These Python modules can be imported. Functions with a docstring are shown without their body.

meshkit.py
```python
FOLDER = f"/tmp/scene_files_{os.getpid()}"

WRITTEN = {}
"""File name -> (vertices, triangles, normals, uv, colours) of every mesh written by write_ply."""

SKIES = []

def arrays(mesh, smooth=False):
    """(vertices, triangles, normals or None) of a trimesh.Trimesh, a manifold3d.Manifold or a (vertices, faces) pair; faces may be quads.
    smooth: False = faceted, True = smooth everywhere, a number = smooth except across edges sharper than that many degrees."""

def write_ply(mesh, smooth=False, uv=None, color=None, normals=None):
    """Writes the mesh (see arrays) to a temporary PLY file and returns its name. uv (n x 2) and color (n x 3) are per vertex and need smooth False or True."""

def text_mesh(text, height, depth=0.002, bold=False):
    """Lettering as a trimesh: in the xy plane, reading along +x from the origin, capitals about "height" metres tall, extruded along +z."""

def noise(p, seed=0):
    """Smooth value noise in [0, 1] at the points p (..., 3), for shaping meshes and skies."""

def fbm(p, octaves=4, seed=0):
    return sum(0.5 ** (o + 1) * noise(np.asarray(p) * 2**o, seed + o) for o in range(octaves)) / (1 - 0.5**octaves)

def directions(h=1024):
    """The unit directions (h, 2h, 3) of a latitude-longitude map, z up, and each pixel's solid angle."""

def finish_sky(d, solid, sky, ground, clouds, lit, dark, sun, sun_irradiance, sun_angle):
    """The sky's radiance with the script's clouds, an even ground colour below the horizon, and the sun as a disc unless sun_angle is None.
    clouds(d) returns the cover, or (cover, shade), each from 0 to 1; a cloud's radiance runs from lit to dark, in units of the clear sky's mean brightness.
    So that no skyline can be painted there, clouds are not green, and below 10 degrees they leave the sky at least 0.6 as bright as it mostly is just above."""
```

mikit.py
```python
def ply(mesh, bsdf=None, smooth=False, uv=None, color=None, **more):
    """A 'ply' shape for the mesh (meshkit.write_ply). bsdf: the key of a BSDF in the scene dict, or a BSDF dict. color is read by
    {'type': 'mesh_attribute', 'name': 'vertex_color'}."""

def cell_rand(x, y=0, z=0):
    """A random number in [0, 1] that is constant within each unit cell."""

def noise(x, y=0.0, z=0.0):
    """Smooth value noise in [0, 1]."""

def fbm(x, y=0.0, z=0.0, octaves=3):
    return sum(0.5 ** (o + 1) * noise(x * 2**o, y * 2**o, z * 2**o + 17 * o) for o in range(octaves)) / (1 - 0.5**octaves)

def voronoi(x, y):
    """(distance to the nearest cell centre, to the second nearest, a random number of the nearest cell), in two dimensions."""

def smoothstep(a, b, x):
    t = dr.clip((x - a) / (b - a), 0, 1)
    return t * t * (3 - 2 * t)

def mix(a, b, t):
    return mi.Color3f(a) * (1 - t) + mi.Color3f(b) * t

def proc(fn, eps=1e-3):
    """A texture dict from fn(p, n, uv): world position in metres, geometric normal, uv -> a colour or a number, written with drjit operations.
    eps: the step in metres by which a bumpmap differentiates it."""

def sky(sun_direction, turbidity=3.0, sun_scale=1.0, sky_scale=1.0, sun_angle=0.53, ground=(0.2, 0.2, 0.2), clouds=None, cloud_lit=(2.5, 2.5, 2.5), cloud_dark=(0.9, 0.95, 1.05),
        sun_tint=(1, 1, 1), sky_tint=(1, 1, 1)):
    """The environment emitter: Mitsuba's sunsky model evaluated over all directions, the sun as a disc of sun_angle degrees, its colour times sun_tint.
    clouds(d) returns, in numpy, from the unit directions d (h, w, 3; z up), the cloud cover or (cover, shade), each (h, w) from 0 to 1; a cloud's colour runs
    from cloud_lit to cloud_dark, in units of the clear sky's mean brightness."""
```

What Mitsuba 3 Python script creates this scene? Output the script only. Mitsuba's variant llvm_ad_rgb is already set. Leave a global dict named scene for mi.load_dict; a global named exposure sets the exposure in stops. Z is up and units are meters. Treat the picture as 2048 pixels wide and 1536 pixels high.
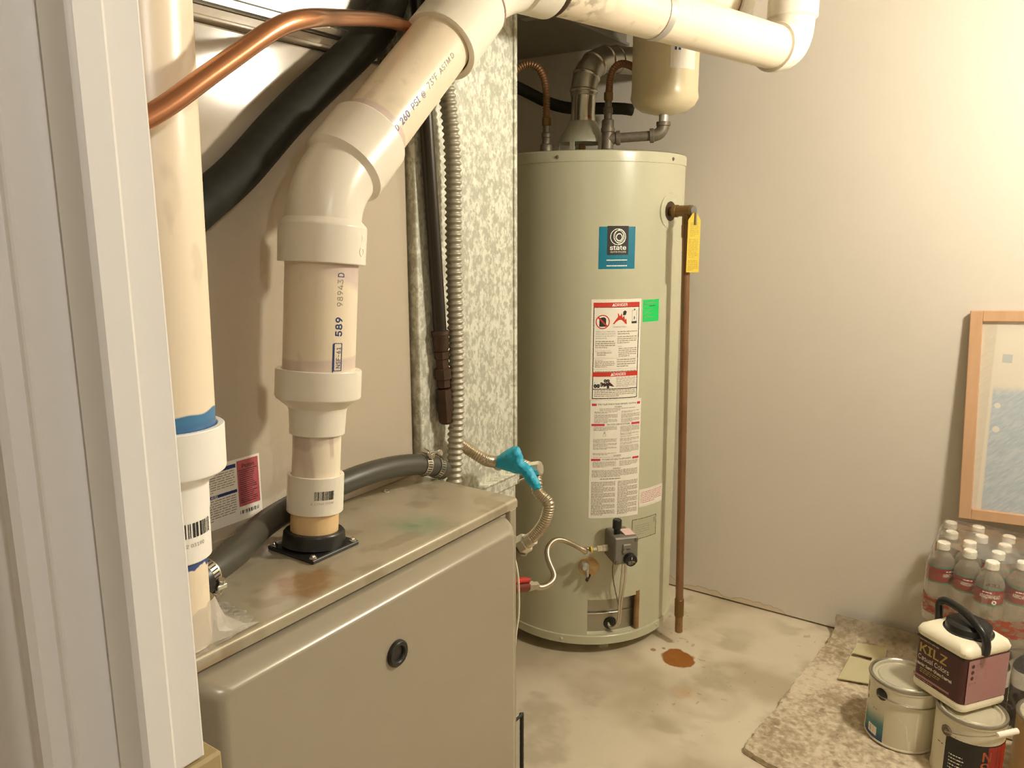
import math, random
import numpy as np, trimesh, mitsuba as mi, drjit as dr, mikit, meshkit
from scipy.interpolate import CubicSpline
from shapely.geometry import Polygon
from mikit import noise, fbm, voronoi, smoothstep, mix, proc, cell_rand

random.seed(7)
rng = np.random.default_rng(7)
T = mi.ScalarTransform4f
scene, labels = {'type': 'scene'}, {}

# ------------------------------------------------------------------ camera, lights, exposure
PITCH, YAW, ROLL, EYE = math.radians(11.25), math.radians(34.3), math.radians(-0.1), np.array([0, 0, 1.22])
FWD = np.array([math.cos(PITCH) * math.cos(YAW), math.cos(PITCH) * math.sin(YAW), -math.sin(PITCH)])
_r0 = np.array([math.sin(YAW), -math.cos(YAW), 0.0])
_u0 = np.cross(_r0, FWD)
UPV = _u0 * math.cos(ROLL) - _r0 * math.sin(ROLL)
scene['camera'] = {'type': 'perspective', 'fov': 2 * math.degrees(math.atan(1024 / 1575)), 'fov_axis': 'x', 'near_clip': 0.02, 'far_clip': 50.0,
                   'to_world': T().look_at(origin=EYE.tolist(), target=(EYE + FWD).tolist(), up=UPV.tolist())}
exposure = 1.25
LAMP = np.array([1.55, -0.34, 1.675])
scene['light_bulb__glass'] = {'type': 'sphere', 'center': LAMP.tolist(), 'radius': 0.07,
                              'emitter': {'type': 'area', 'radiance': {'type': 'rgb', 'value': [150, 137, 111]}}, 'bsdf': {'type': 'diffuse'}}
scene['unseen_hall_light__diffuser'] = {'type': 'sphere', 'center': [0.06, -0.74, 1.72], 'radius': 0.06,
                                 'emitter': {'type': 'area', 'radiance': {'type': 'rgb', 'value': [66.0, 63.0, 59.5]}}, 'bsdf': {'type': 'diffuse'}}  # unseen source in the hall, placed to light the door jamb
scene['unseen_hall_light_001__diffuser'] = {'type': 'sphere', 'center': [-1.15, -0.5, 1.78], 'radius': 0.08,
                                     'emitter': {'type': 'area', 'radiance': {'type': 'rgb', 'value': [8.0, 7.5, 6.6]}}, 'bsdf': {'type': 'diffuse'}}  # unseen source behind the camera, placed to even out the right wall
labels['unseen_hall_light_001'] = {'label': 'unseen light behind the camera, placed to brighten the right wall', 'category': 'unseen light'}
labels['light_bulb'] = {'label': 'warm globe light bulb hanging from the utility room ceiling', 'category': 'light bulb'}
labels['unseen_hall_light'] = {'label': 'unseen light outside the doorway, placed to light the door jamb', 'category': 'unseen light'}


# ------------------------------------------------------------------ helpers
def numbered(key):
    if key not in scene:
        return key
    i = 1
    while f'{key}_{i:03d}' in scene:
        i += 1
    return f'{key}_{i:03d}'


def add(key, mesh, bsdf, smooth=False, **more):
    key = numbered(key)
    if isinstance(mesh, (list,)):
        mesh = cat(mesh)
    scene[key] = mikit.ply(mesh, bsdf, smooth=smooth, **more)
    return key


def part(parent, name, mesh, bsdf, smooth=False, label=None, **more):
    key = add(parent + '__' + name, mesh, bsdf, smooth, **more)
    if label:
        labels[key] = {'label': label}
    return key


def tag(key, label, category=None, group=None, kind=None):
    d = {'label': label}
    if category: d['category'] = category
    if group: d['group'] = group
    if kind: d['kind'] = kind
    labels[key] = d
    return key


def struct(key, label):
    labels[key] = {'label': label, 'kind': 'structure'}


def cat(ms):
    return trimesh.util.concatenate(list(ms))


def nz(v):
    v = np.asarray(v, float)
    return v / np.linalg.norm(v)


def box(x0, x1, y0, y1, z0, z1, bevel=0.0):
    c, h = np.array([(x0 + x1) / 2, (y0 + y1) / 2, (z0 + z1) / 2]), np.array([x1 - x0, y1 - y0, z1 - z0]) / 2
    if bevel <= 0:
        m = trimesh.creation.box(extents=2 * h)
    else:
        b = min(bevel, *(h * 0.98))
        pts = []
        for s in np.ndindex(2, 2, 2):
            s = np.array(s) * 2 - 1
            for k in range(3):
                p = h - b
                p = p.copy(); p[k] += b
                pts.append(s * p)
            pts.append(s * (h - b * 0.42))
        m = trimesh.convex.convex_hull(np.array(pts))
    m.apply_translation(c)
    return m


def basis(d, ref=None):
    d = nz(d)
    if ref is None:
        ref = [0, 0, 1] if abs(d[2]) < 0.9 else [1, 0, 0]
    x = np.asarray(ref, float) - d * (np.asarray(ref, float) @ d)
    x = nz(x)
    return np.stack([x, np.cross(d, x), d], 1)


def place(m, origin, d=(0, 0, 1), ref=None):
    m = m.copy()
    M = np.eye(4); M[:3, :3] = basis(d, ref); M[:3, 3] = origin
    m.apply_transform(M)
    return m


def lathe(profile, n=48, origin=(0, 0, 0), d=(0, 0, 1)):
    """profile: (r, z) list; closed onto the axis where r=0"""
    p = np.asarray(profile, float)
    a = np.arange(n) * 2 * np.pi / n
    v = np.stack([p[:, 0, None] * np.cos(a), p[:, 0, None] * np.sin(a), np.repeat(p[:, 1, None], n, 1)], -1).reshape(-1, 3)
    i, j = np.meshgrid(np.arange(len(p) - 1), np.arange(n), indexing='ij')
    q = np.stack([i * n + j, i * n + (j + 1) % n, (i + 1) * n + (j + 1) % n, (i + 1) * n + j], -1).reshape(-1, 4)
    f = np.vstack([q[:, [0, 1, 2]], q[:, [0, 2, 3]]])
    m = trimesh.Trimesh(v, f, process=False)
    m.merge_vertices()
    m.update_faces(m.nondegenerate_faces())
    m.remove_unreferenced_vertices()
    return place(m, origin, d)


def spline(pts, n):
    pts = np.asarray(pts, float)
    t = np.r_[0, np.cumsum(np.linalg.norm(np.diff(pts, axis=0), axis=1) ** 0.5)]
    return CubicSpline(t, pts)(np.linspace(0, t[-1], n))


def tube(path, r, n=24, caps=True, ref=None):
    p = np.asarray(path, float)
    if np.ndim(r) == 0:
        p = p[np.r_[True, np.linalg.norm(np.diff(p, axis=0), axis=1) > 1e-5]]
    t = np.gradient(p, axis=0)
    t /= np.linalg.norm(t, axis=1, keepdims=True)
    r = np.broadcast_to(np.asarray(r, float), (len(p),))
    x = basis(t[0], ref)[:, 0]
    rows = []
    a = np.arange(n) * 2 * np.pi / n
    for k in range(len(p)):
        x = nz(x - t[k] * (x @ t[k]))
        y = np.cross(t[k], x)
        rows.append(p[k] + r[k] * (np.cos(a)[:, None] * x + np.sin(a)[:, None] * y))
    v = np.concatenate(rows)
    L = len(p)
    i, j = np.meshgrid(np.arange(L - 1), np.arange(n), indexing='ij')
    q = np.stack([i * n + j, i * n + (j + 1) % n, (i + 1) * n + (j + 1) % n, (i + 1) * n + j], -1).reshape(-1, 4)
    f = [q[:, [0, 1, 2]], q[:, [0, 2, 3]]]
    if caps:
        v = np.vstack([v, p[:1], p[-1:]])
        jj = np.arange(n)
        f.append(np.stack([(jj + 1) % n, jj, jj * 0 + L * n], 1))
        f.append(np.stack([(L - 1) * n + jj, (L - 1) * n + (jj + 1) % n, jj * 0 + L * n + 1], 1))
    return trimesh.Trimesh(v, np.vstack(f), process=False)


def cyl(a, b, r, n=32, bevel=0.0, hollow=0.0):
    """a cylinder from a to b, edges bevelled; hollow: wall thickness, open mouth at b"""
    a, b = np.asarray(a, float), np.asarray(b, float)
    L = np.linalg.norm(b - a)
    bv = bevel
    pr = [(0, 0), (r - bv, 0), (r, bv), (r, L - bv), (r - bv, L)] if bv else [(0, 0), (r, 0), (r, L)]
    pr += [(r - hollow, L), (r - hollow, L - 0.01), (0, L - 0.01)] if hollow else [(0, L)]
    return lathe(pr, n, a, b - a)


def corrugated(path, r, pitch, amp, n=18, per=6):
    p = spline(path, 400)
    s = np.r_[0, np.cumsum(np.linalg.norm(np.diff(p, axis=0), axis=1))]
    m = int(s[-1] / pitch * per)
    ss = np.linspace(0, s[-1], m)
    q = np.stack([np.interp(ss, s, p[:, k]) for k in range(3)], 1)
    return tube(q, r + amp * np.sin(2 * np.pi * ss / pitch), n)


def bend(a, corner, b, n=14, frac=1.0):
    """points from a to b rounded at the corner (quadratic)"""
    t = np.linspace(0, 1, n)[:, None]
    a, c, b = (np.asarray(x, float) for x in (a, corner, b))
    return (1 - t) ** 2 * a + 2 * t * (1 - t) * c + t ** 2 * b


def pillow(outline, thick, normal, crumple=0.0, scale=60, step=0.004, seed=0):
    """an outline in space (roughly flat) filled, puffed out to +-thick along normal, with creases"""
    P = np.asarray(outline, float)
    c = P.mean(0)
    B = basis(normal)
    uv = (P - c) @ B[:, :2]
    hgt = (P - c) @ B[:, 2]
    poly = Polygon(uv).buffer(0)
    x0, y0, x1, y1 = poly.bounds
    gx, gy = np.meshgrid(np.arange(x0, x1, step), np.arange(y0, y1, step))
    from shapely import contains_xy, points as spoints
    inner = poly.buffer(-step * 0.5)
    g = np.stack([gx.ravel(), gy.ravel()], 1)
    g = g[contains_xy(inner, g[:, 0], g[:, 1])]
    bd = np.array([poly.exterior.interpolate(d).coords[0] for d in np.arange(0, poly.exterior.length, step)])
    allp = np.vstack([bd, g])
    from scipy.spatial import Delaunay
    tri = Delaunay(allp).simplices
    cen = allp[tri].mean(1)
    tri = tri[contains_xy(poly, cen[:, 0], cen[:, 1])]
    e = np.cross(np.append(allp[tri[:, 1]] - allp[tri[:, 0]], np.zeros((len(tri), 1)), 1), np.append(allp[tri[:, 2]] - allp[tri[:, 0]], np.zeros((len(tri), 1)), 1))[:, 2]
    tri[e < 0] = tri[e < 0][:, ::-1]
    dist = np.array([poly.exterior.distance(s) for s in spoints(allp)])
    w = np.sqrt(np.clip(dist / (0.35 * max(dist.max(), 1e-6)), 0, 1))
    # height of the plane of the outline: inverse-distance from the outline's points
    d2 = ((allp[:, None] - uv[None]) ** 2).sum(-1) + 1e-8
    base = (hgt / d2).sum(1) / (1 / d2).sum(1)
    q = np.c_[allp, np.zeros(len(allp)) + seed]
    cr = (np.abs(meshkit.fbm(q * scale, 3, seed) - 0.5) * 2 - 0.25) * crumple
    top = base + w * thick + cr
    bot = base - w * thick * 0.8 + cr
    nb = len(allp)
    V = np.vstack([np.c_[allp, top], np.c_[allp, bot]]) @ B.T + c
    k = len(bd)
    F = np.vstack([tri, tri[:, ::-1] + nb])
    return trimesh.Trimesh(V, F, process=False)


class Print:
    """Flat print on a surface: rectangles and lettering in (u right, v up) metres, put on the surface by place(u, v, h)."""
    def __init__(self, where):
        self.where, self.m = where, {}

    def raw(self, mesh, ink):
        self.m.setdefault(ink, []).append(mesh)

    def rect(self, u0, v0, u1, v1, ink, h=0.0004):
        nu = max(1, int((u1 - u0) / 0.012))
        us = np.linspace(u0, u1, nu + 1)
        v = np.array([[u, w, h] for u in us for w in (v0, v1)])
        f = []
        for k in range(nu):
            a = 2 * k
            f += [[a, a + 2, a + 3], [a, a + 3, a + 1]]
        self.raw(trimesh.Trimesh(v, f, process=False), ink)

    def frame(self, u0, v0, u1, v1, t, ink, h=0.0004):
        self.rect(u0, v0, u1, v0 + t, ink, h); self.rect(u0, v1 - t, u1, v1, ink, h)
        self.rect(u0, v0, u0 + t, v1, ink, h); self.rect(u1 - t, v0, u1, v1, ink, h)

    def poly(self, pts, ink, h=0.0005):
        m = trimesh.creation.triangulate_polygon(Polygon(pts).buffer(0), engine='earcut')
        self.raw(trimesh.Trimesh(np.c_[m[0], np.full(len(m[0]), h)], m[1], process=False), ink)

    def ring(self, u, v, r0, r1, ink, h=0.0005, n=28, squash=1.0):
        a = np.arange(n) * 2 * np.pi / n
        ca, sa = np.cos(a), np.sin(a)
        V = np.vstack([np.c_[u + r0 * squash * ca, v + r0 * sa, ca * 0 + h], np.c_[u + r1 * squash * ca, v + r1 * sa, ca * 0 + h]])
        j = np.arange(n); k = (j + 1) % n
        self.raw(trimesh.Trimesh(V, np.vstack([np.stack([j, j + n, k + n], 1), np.stack([j, k + n, k], 1)]), process=False), ink)

    def text(self, s, u, v, height, ink, width=None, align='l', bold=False, rot=0, h=0.0004):
        m = meshkit.text_mesh(s, height, 0.0001, bold)
        V = np.array(m.vertices)
        keep = V[:, 2][m.faces].min(1) > 0.00005
        m = trimesh.Trimesh(V, m.faces[keep], process=False)
        m.remove_unreferenced_vertices()
        V = np.array(m.vertices)
        w = V[:, 0].max()
        if width:
            V[:, 0] *= width / w; w = width
        V[:, 0] -= {'l': 0, 'c': w / 2, 'r': w}[align]
        if rot:
            c, s_ = math.cos(rot), math.sin(rot)
            V[:, :2] = V[:, :2] @ np.array([[c, s_], [-s_, c]])
        V[:, 0] += u; V[:, 1] += v; V[:, 2] = h
        self.raw(trimesh.Trimesh(V, m.faces, process=False), ink)

    def lines(self, u0, u1, v0, v1, n, ink, fill=0.45, seed=0, last=0.6):
        """lines of print too small to read: bars of word length"""
        r = random.Random(seed)
        dv = (v1 - v0) / n
        for k in range(n):
            v = v1 - dv * (k + 0.72)
            u, end = u0, u1 if k < n - 1 else u0 + (u1 - u0) * last
            while u < end - 0.002:
                w = min(r.uniform(0.003, 0.0105), end - u)
                self.rect(u, v, u + w, v + dv * fill, ink)
                u += w + 0.0014

    def barcode(self, u0, v0, u1, v1, ink, seed=1):
        r = random.Random(seed)
        u = u0
        while u < u1:
            w = r.choice([0.0006, 0.0006, 0.0012, 0.0018]) * (u1 - u0) / 0.03
            self.rect(u, v0, min(u + w, u1), v1, ink)
            u += w + r.choice([0.0007, 0.0007, 0.0014]) * (u1 - u0) / 0.03

    def emit(self, parent, name='print'):
        for ink, ms in self.m.items():
            big = [m for m in ms if m.area > 2.2e-5 and ink != INK_GREY]
            small = [m for m in ms if not (m.area > 2.2e-5 and ink != INK_GREY)]
            for group, nm in [([m], 'print_block') for m in big] + [(small, name)] * bool(small):
                m = cat(group)
                V = np.asarray(m.vertices)
                part(parent, nm, trimesh.Trimesh(self.where(V[:, 0], V[:, 1], V[:, 2]), m.faces, process=False), ink)


def sheet(where, u0, u1, v0, v1, h=0.0003, nu=14, nv=2, thick=None):
    """a thin plate (front and rim) on a surface"""
    us, vs = np.linspace(u0, u1, nu), np.linspace(v0, v1, nv)
    U, W = np.meshgrid(us, vs, indexing='ij')
    top = where(U.ravel(), W.ravel(), np.full(U.size, h))
    bot = where(U.ravel(), W.ravel(), np.full(U.size, 0.0))
    i, j = np.meshgrid(np.arange(nu - 1), np.arange(nv - 1), indexing='ij')
    q = np.stack([i * nv + j, (i + 1) * nv + j, (i + 1) * nv + j + 1, i * nv + j + 1], -1).reshape(-1, 4)
    f = np.vstack([q[:, [0, 1, 2]], q[:, [0, 2, 3]]])
    n = U.size
    rim = [i_ * nv for i_ in range(nu)] + [(nu - 1) * nv + j_ for j_ in range(1, nv)] + [i_ * nv + nv - 1 for i_ in range(nu - 2, -1, -1)] + [j_ for j_ in range(nv - 2, 0, -1)]
    rim = np.array(rim); nx = np.roll(rim, -1)
    fr = np.vstack([np.stack([rim, rim + n, nx + n], 1), np.stack([rim, nx + n, nx], 1)])
    return trimesh.Trimesh(np.vstack([top, bot]), np.vstack([f, f[:, ::-1] + n, fr]), process=False)


def on_plane(origin, ux, vy):
    o, ux, vy = np.asarray(origin, float), nz(ux), nz(vy)
    w = np.cross(ux, vy)
    return lambda u, v, h: o + np.multiply.outer(u, ux) + np.multiply.outer(v, vy) + np.multiply.outer(h, w)


def on_cyl(origin, axis, toward, R, along=False):
    """u runs round the cylinder (or along its axis), v along it (or round it, upright when the axis points right)"""
    o, a = np.asarray(origin, float), nz(axis)
    e1 = nz(np.asarray(toward, float) - a * (np.asarray(toward, float) @ a))
    e2 = np.cross(a, e1)

    def f(u, v, h):
        u, v, h = (np.asarray(x, float) for x in (u, v, h))
        s, phi = (u, -v / R) if along else (v, u / R)
        r = (R + h)[:, None]
        return o + np.multiply.outer(s, a) + r * (np.cos(phi)[:, None] * e1 + np.sin(phi)[:, None] * e2)
    return f


# ------------------------------------------------------------------ materials
def rgb(*c):
    return {'type': 'rgb', 'value': list(c)}


def mat(name, color, rough=0.5, metal=0.0, spec=0.5, coat=0.0, bump=None, bscale=1.0, **more):
    c = proc(color) if callable(color) else rgb(*color)
    b = {'type': 'principled', 'base_color': c, 'roughness': rough if not callable(rough) else proc(rough), 'metallic': metal, 'specular': spec, **more}
    if coat:
        b['clearcoat'] = coat; b['clearcoat_gloss'] = 0.85
    if bump:
        b = {'type': 'bumpmap', 'arbitrary': proc(bump), 'scale': bscale, 'bsdf': b}
    scene['m_' + name] = {'type': 'twosided', 'bsdf': b}
    return 'm_' + name


def blot(p, x, y, z, r, soft=0.35, wob=0.5, f=40):
    """1 inside a wobbly stain of radius r round (x, y, z)"""
    d = dr.sqrt(dr.square(p.x - x) + dr.square(p.y - y) + dr.square(p.z - z)) / r
    return 1 - smoothstep(1 - soft, 1 + soft * 0.3, d + (fbm(p.x * f, p.y * f, p.z * f) - 0.5) * wob)


def f_wall(p, n, uv):
    base = mix((0.60, 0.555, 0.485), (0.63, 0.58, 0.51), fbm(p.x * 3, p.y * 3, p.z * 3))
    edge = 0.028 - 0.045 * (0.97 - p.y) + 0.02 * (fbm(p.y * 14, 3.0) - 0.5) * 2 + 0.008 * (fbm(p.y * 60, 7.0) - 0.5)
    low = (1 - smoothstep(edge - 0.0015, edge + 0.0005, p.z))
    rim = smoothstep(edge - 0.004, edge, p.z) * (1 - smoothstep(edge, edge + 0.002, p.z))
    c = mix(base, (0.60, 0.50, 0.36), low * 0.8)
    return mix(c, (0.30, 0.24, 0.16), rim * 0.5)


def f_floor(p, n, uv):
    a = fbm(p.x * 4, p.y * 4, 1.0, 4)
    b = fbm(p.x * 12 + 4, p.y * 9, 5.0, 4)
    c = mix((0.47, 0.40, 0.285), (0.66, 0.585, 0.455), smoothstep(0.3, 0.65, a))
    c = mix(c, (0.40, 0.345, 0.24), smoothstep(0.52, 0.75, b) * 0.55)
    pale = blot(p, 2.30, 0.66, 0, 0.13, 0.8, 0.7, 12) + blot(p, 1.76, 0.66, 0, 0.10, 0.8, 0.9, 14) * 0.7 + blot(p, 1.99, 0.86, 0, 0.07, 0.8, 0.9, 20) * 0.8
    c = mix(c, (0.72, 0.645, 0.52), dr.clip(pale, 0, 1) * 0.7)
    ring = blot(p, 1.83, 0.64, 0, 0.105, 0.25, 0.7, 14) * (1 - blot(p, 1.84, 0.645, 0, 0.085, 0.5, 0.7, 14))
    c = mix(c, (0.40, 0.33, 0.22), ring * 0.35)
    c = mix(c, (0.50, 0.30, 0.14), blot(p, 1.832, 0.692, 0, 0.036, 0.9, 0.9, 45) * 0.55)
    specks = smoothstep(0.90, 0.93, noise(p.x * 85, p.y * 85, 9.0)) * smoothstep(0.55, 0.68, fbm(p.x * 7, p.y * 7, 2.0))
    c = mix(c, (0.22, 0.17, 0.10), specks * 0.35)
    rust = blot(p, 1.982, 0.772, 0, 0.047, 0.12, 0.85, 26)
    rust = dr.maximum(rust, blot(p, 1.985, 0.853, 0, 0.008, 0.3, 0.8, 60) * 0.7)
    rust = dr.maximum(rust, blot(p, 2.01, 0.83, 0, 0.006, 0.3, 0.8, 60) * 0.7)
    return mix(c, mix((0.25, 0.085, 0.012), (0.34, 0.13, 0.025), fbm(p.x * 60, p.y * 60)), rust)


def f_galv(p, n, uv):
    u, v = p.x + p.y, p.z
    w = fbm(u * 110, v * 80, 3.0) * 0.9
    d0, d1, k = voronoi(u * 230 + w, v * 170 + w)
    e0, e1, k2 = voronoi(u * 480, v * 400)
    t = smoothstep(0.36, 0.72, fbm(u * 120, v * 85, 1.0, 3) * 0.62 + k * 0.28 + k2 * 0.12)
    return mix((0.40, 0.40, 0.325), (0.66, 0.66, 0.565), t)


def f_galv_rough(p, n, uv):
    u, v = p.x + p.y, p.z
    d0, d1, k = voronoi(u * 105, v * 75)
    return 0.42 + 0.2 * k


def f_duct(p, n, uv):
    return mix((0.50, 0.49, 0.43), (0.66, 0.645, 0.58), fbm(p.x * 14, p.y * 14, p.z * 40))


def f_furnace(p, n, uv):
    c = mix((0.315, 0.278, 0.208), (0.335, 0.297, 0.222), fbm(p.x * 9, p.y * 9, p.z * 9))
    return c


def f_furnace_top(p, n, uv):
    c = mix((0.33, 0.285, 0.20), (0.43, 0.38, 0.28), fbm(p.x * 16, p.y * 16, 2.0, 4))
    c = mix(c, (0.25, 0.205, 0.13), smoothstep(0.55, 0.75, fbm(p.x * 30, p.y * 30, 4.0)) * 0.5)
    on = smoothstep(0.8, 0.83, p.z)
    r = blot(p, 0.556, 0.671, 0.82, 0.036, 0.45, 0.9, 60) + blot(p, 0.588, 0.673, 0.82, 0.018, 0.7, 0.9, 60) * 0.5
    c = mix(c, (0.26, 0.12, 0.035), dr.clip(r * (0.6 + 0.8 * fbm(p.x * 150, p.y * 150)), 0, 1) * on * 0.95)
    halo = blot(p, 0.57, 0.68, 0.82, 0.065, 0.9, 0.9, 25)
    c = mix(c, (0.33, 0.20, 0.09), halo * on * 0.4)
    g = blot(p, 0.775, 0.683, 0.82, 0.045, 0.95, 0.9, 30) * (0.35 + fbm(p.x * 80, p.y * 80) * 0.8)
    c = mix(c, (0.05, 0.25, 0.12), dr.clip(g, 0, 1) * on * 0.75)
    w = blot(p, 0.80, 0.73, 0.82, 0.045, 0.95, 0.8, 30)
    c = mix(c, (0.52, 0.47, 0.36), w * on * 0.45)
    lip = (1 - smoothstep(0.42, 0.45, p.x)) * (1 - smoothstep(0.8, 0.818, p.z)) * smoothstep(0.4, 0.6, fbm(p.x * 60, p.z * 60))
    return mix(c, (0.25, 0.12, 0.04), lip * 0.6)


def f_pvc(p, n, uv):
    c = mix((0.71, 0.61, 0.46), (0.76, 0.66, 0.51), fbm(p.x * 14, p.y * 14, p.z * 9))
    d = smoothstep(0.62, 0.8, fbm(p.x * 45, p.y * 45, p.z * 30, 4))
    return mix(c, (0.42, 0.35, 0.25), d * 0.3)


def f_pvc_vent(p, n, uv):
    c = f_pvc(p, n, uv)
    pur = smoothstep(1.135, 1.150, p.z + 0.02 * (p.x - 0.70) / 0.04) * (1 - smoothstep(1.178, 1.18, p.z)) * (0.35 + 0.65 * smoothstep(-0.02, 0.02, p.x - 0.66))
    pur = dr.maximum(pur, smoothstep(1.045, 1.05, p.z) * (1 - smoothstep(1.062, 1.066, p.z)) * 0.7)
    s = (p.x - 0.7675) * 0.7393 + (p.z - 1.3378) * 0.6734
    diag = smoothstep(1.24, 1.26, p.z)
    pur = dr.maximum(pur, diag * (1 - smoothstep(0.012, 0.016, s)) * 0.85)
    c = mix(c, (0.47, 0.35, 0.37), pur * 0.6)
    g = blot(p, 0.772, 0.69, 1.375, 0.03, 0.9, 0.9, 50) * diag
    return mix(c, (0.30, 0.27, 0.2), g * 0.45)


def f_pvc_small(p, n, uv):
    c = mix((0.74, 0.66, 0.52), (0.78, 0.70, 0.56), fbm(p.x * 14, p.y * 14, p.z * 9))
    drip = smoothstep(0.955, 0.962, p.z + 0.012 * (noise(p.x * 110, p.y * 110, 2.0) - 0.3)) * 0.55
    run = (1 - smoothstep(0.002, 0.004, dr.abs(p.x - 0.652))) * smoothstep(0.935, 0.945, p.z)
    run2 = (1 - smoothstep(0.002, 0.006, dr.abs(p.x - 0.626))) * 0.7
    c = mix(c, (0.40, 0.30, 0.27), dr.clip(drip + run * 0.7 + run2, 0, 1) * 0.7)
    return mix(c, (0.66, 0.46, 0.24), 1 - smoothstep(0.895, 0.90, p.z))


def f_pvc_left(p, n, uv):
    c = mix((0.74, 0.635, 0.475), (0.78, 0.67, 0.51), fbm(p.x * 14, p.y * 14, p.z * 9))
    d = smoothstep(0.66, 0.8, fbm(p.x * 40, p.y * 40, p.z * 16, 4))
    c = mix(c, (0.45, 0.36, 0.27), d * 0.3)
    edge = 1.056 + 0.006 * (noise(p.x * 60, p.y * 60, 1.0) - 0.5)
    blue = smoothstep(1.0, 1.01, p.z) * (1 - smoothstep(edge - 0.001, edge + 0.001, p.z))
    blue2 = smoothstep(0.905, 0.9075, p.z + 0.03 * (fbm(p.x * 75, p.y * 75, p.z * 60) - 0.42) + (p.x - 0.42) * 0.15) * (1 - smoothstep(0.93, 0.94, p.z))
    bc = mix((0.004, 0.05, 0.20), (0.02, 0.16, 0.33), smoothstep(1.035, 1.056, p.z + 0.01 * fbm(p.x * 20, p.z * 220)))
    return mix(c, bc, dr.clip(blue + blue2, 0, 1) * 0.95)


def f_pvc_dirty(p, n, uv):
    c = f_pvc(p, n, uv)
    d = (1 - smoothstep(1.19, 1.31, p.x + 0.05 * fbm(p.x * 20, p.y * 20, p.z * 20))) * smoothstep(0.42, 0.62, fbm(p.x * 50, p.y * 50, p.z * 50, 4))
    return mix(c, (0.16, 0.13, 0.09), d * 0.7)


def f_heater(p, n, uv):
    return mix((0.485, 0.475, 0.345), (0.505, 0.495, 0.36), fbm(p.x * 6, p.y * 6, p.z * 6))


def f_rustpipe(p, n, uv):
    return mix((0.03, 0.018, 0.011), (0.085, 0.042, 0.021), fbm(p.x * 60, p.y * 60, p.z * 50, 4))


def f_iron(p, n, uv):
    return mix((0.13, 0.11, 0.085), (0.25, 0.215, 0.165), fbm(p.x * 80, p.y * 80, p.z * 80, 4))


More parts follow.
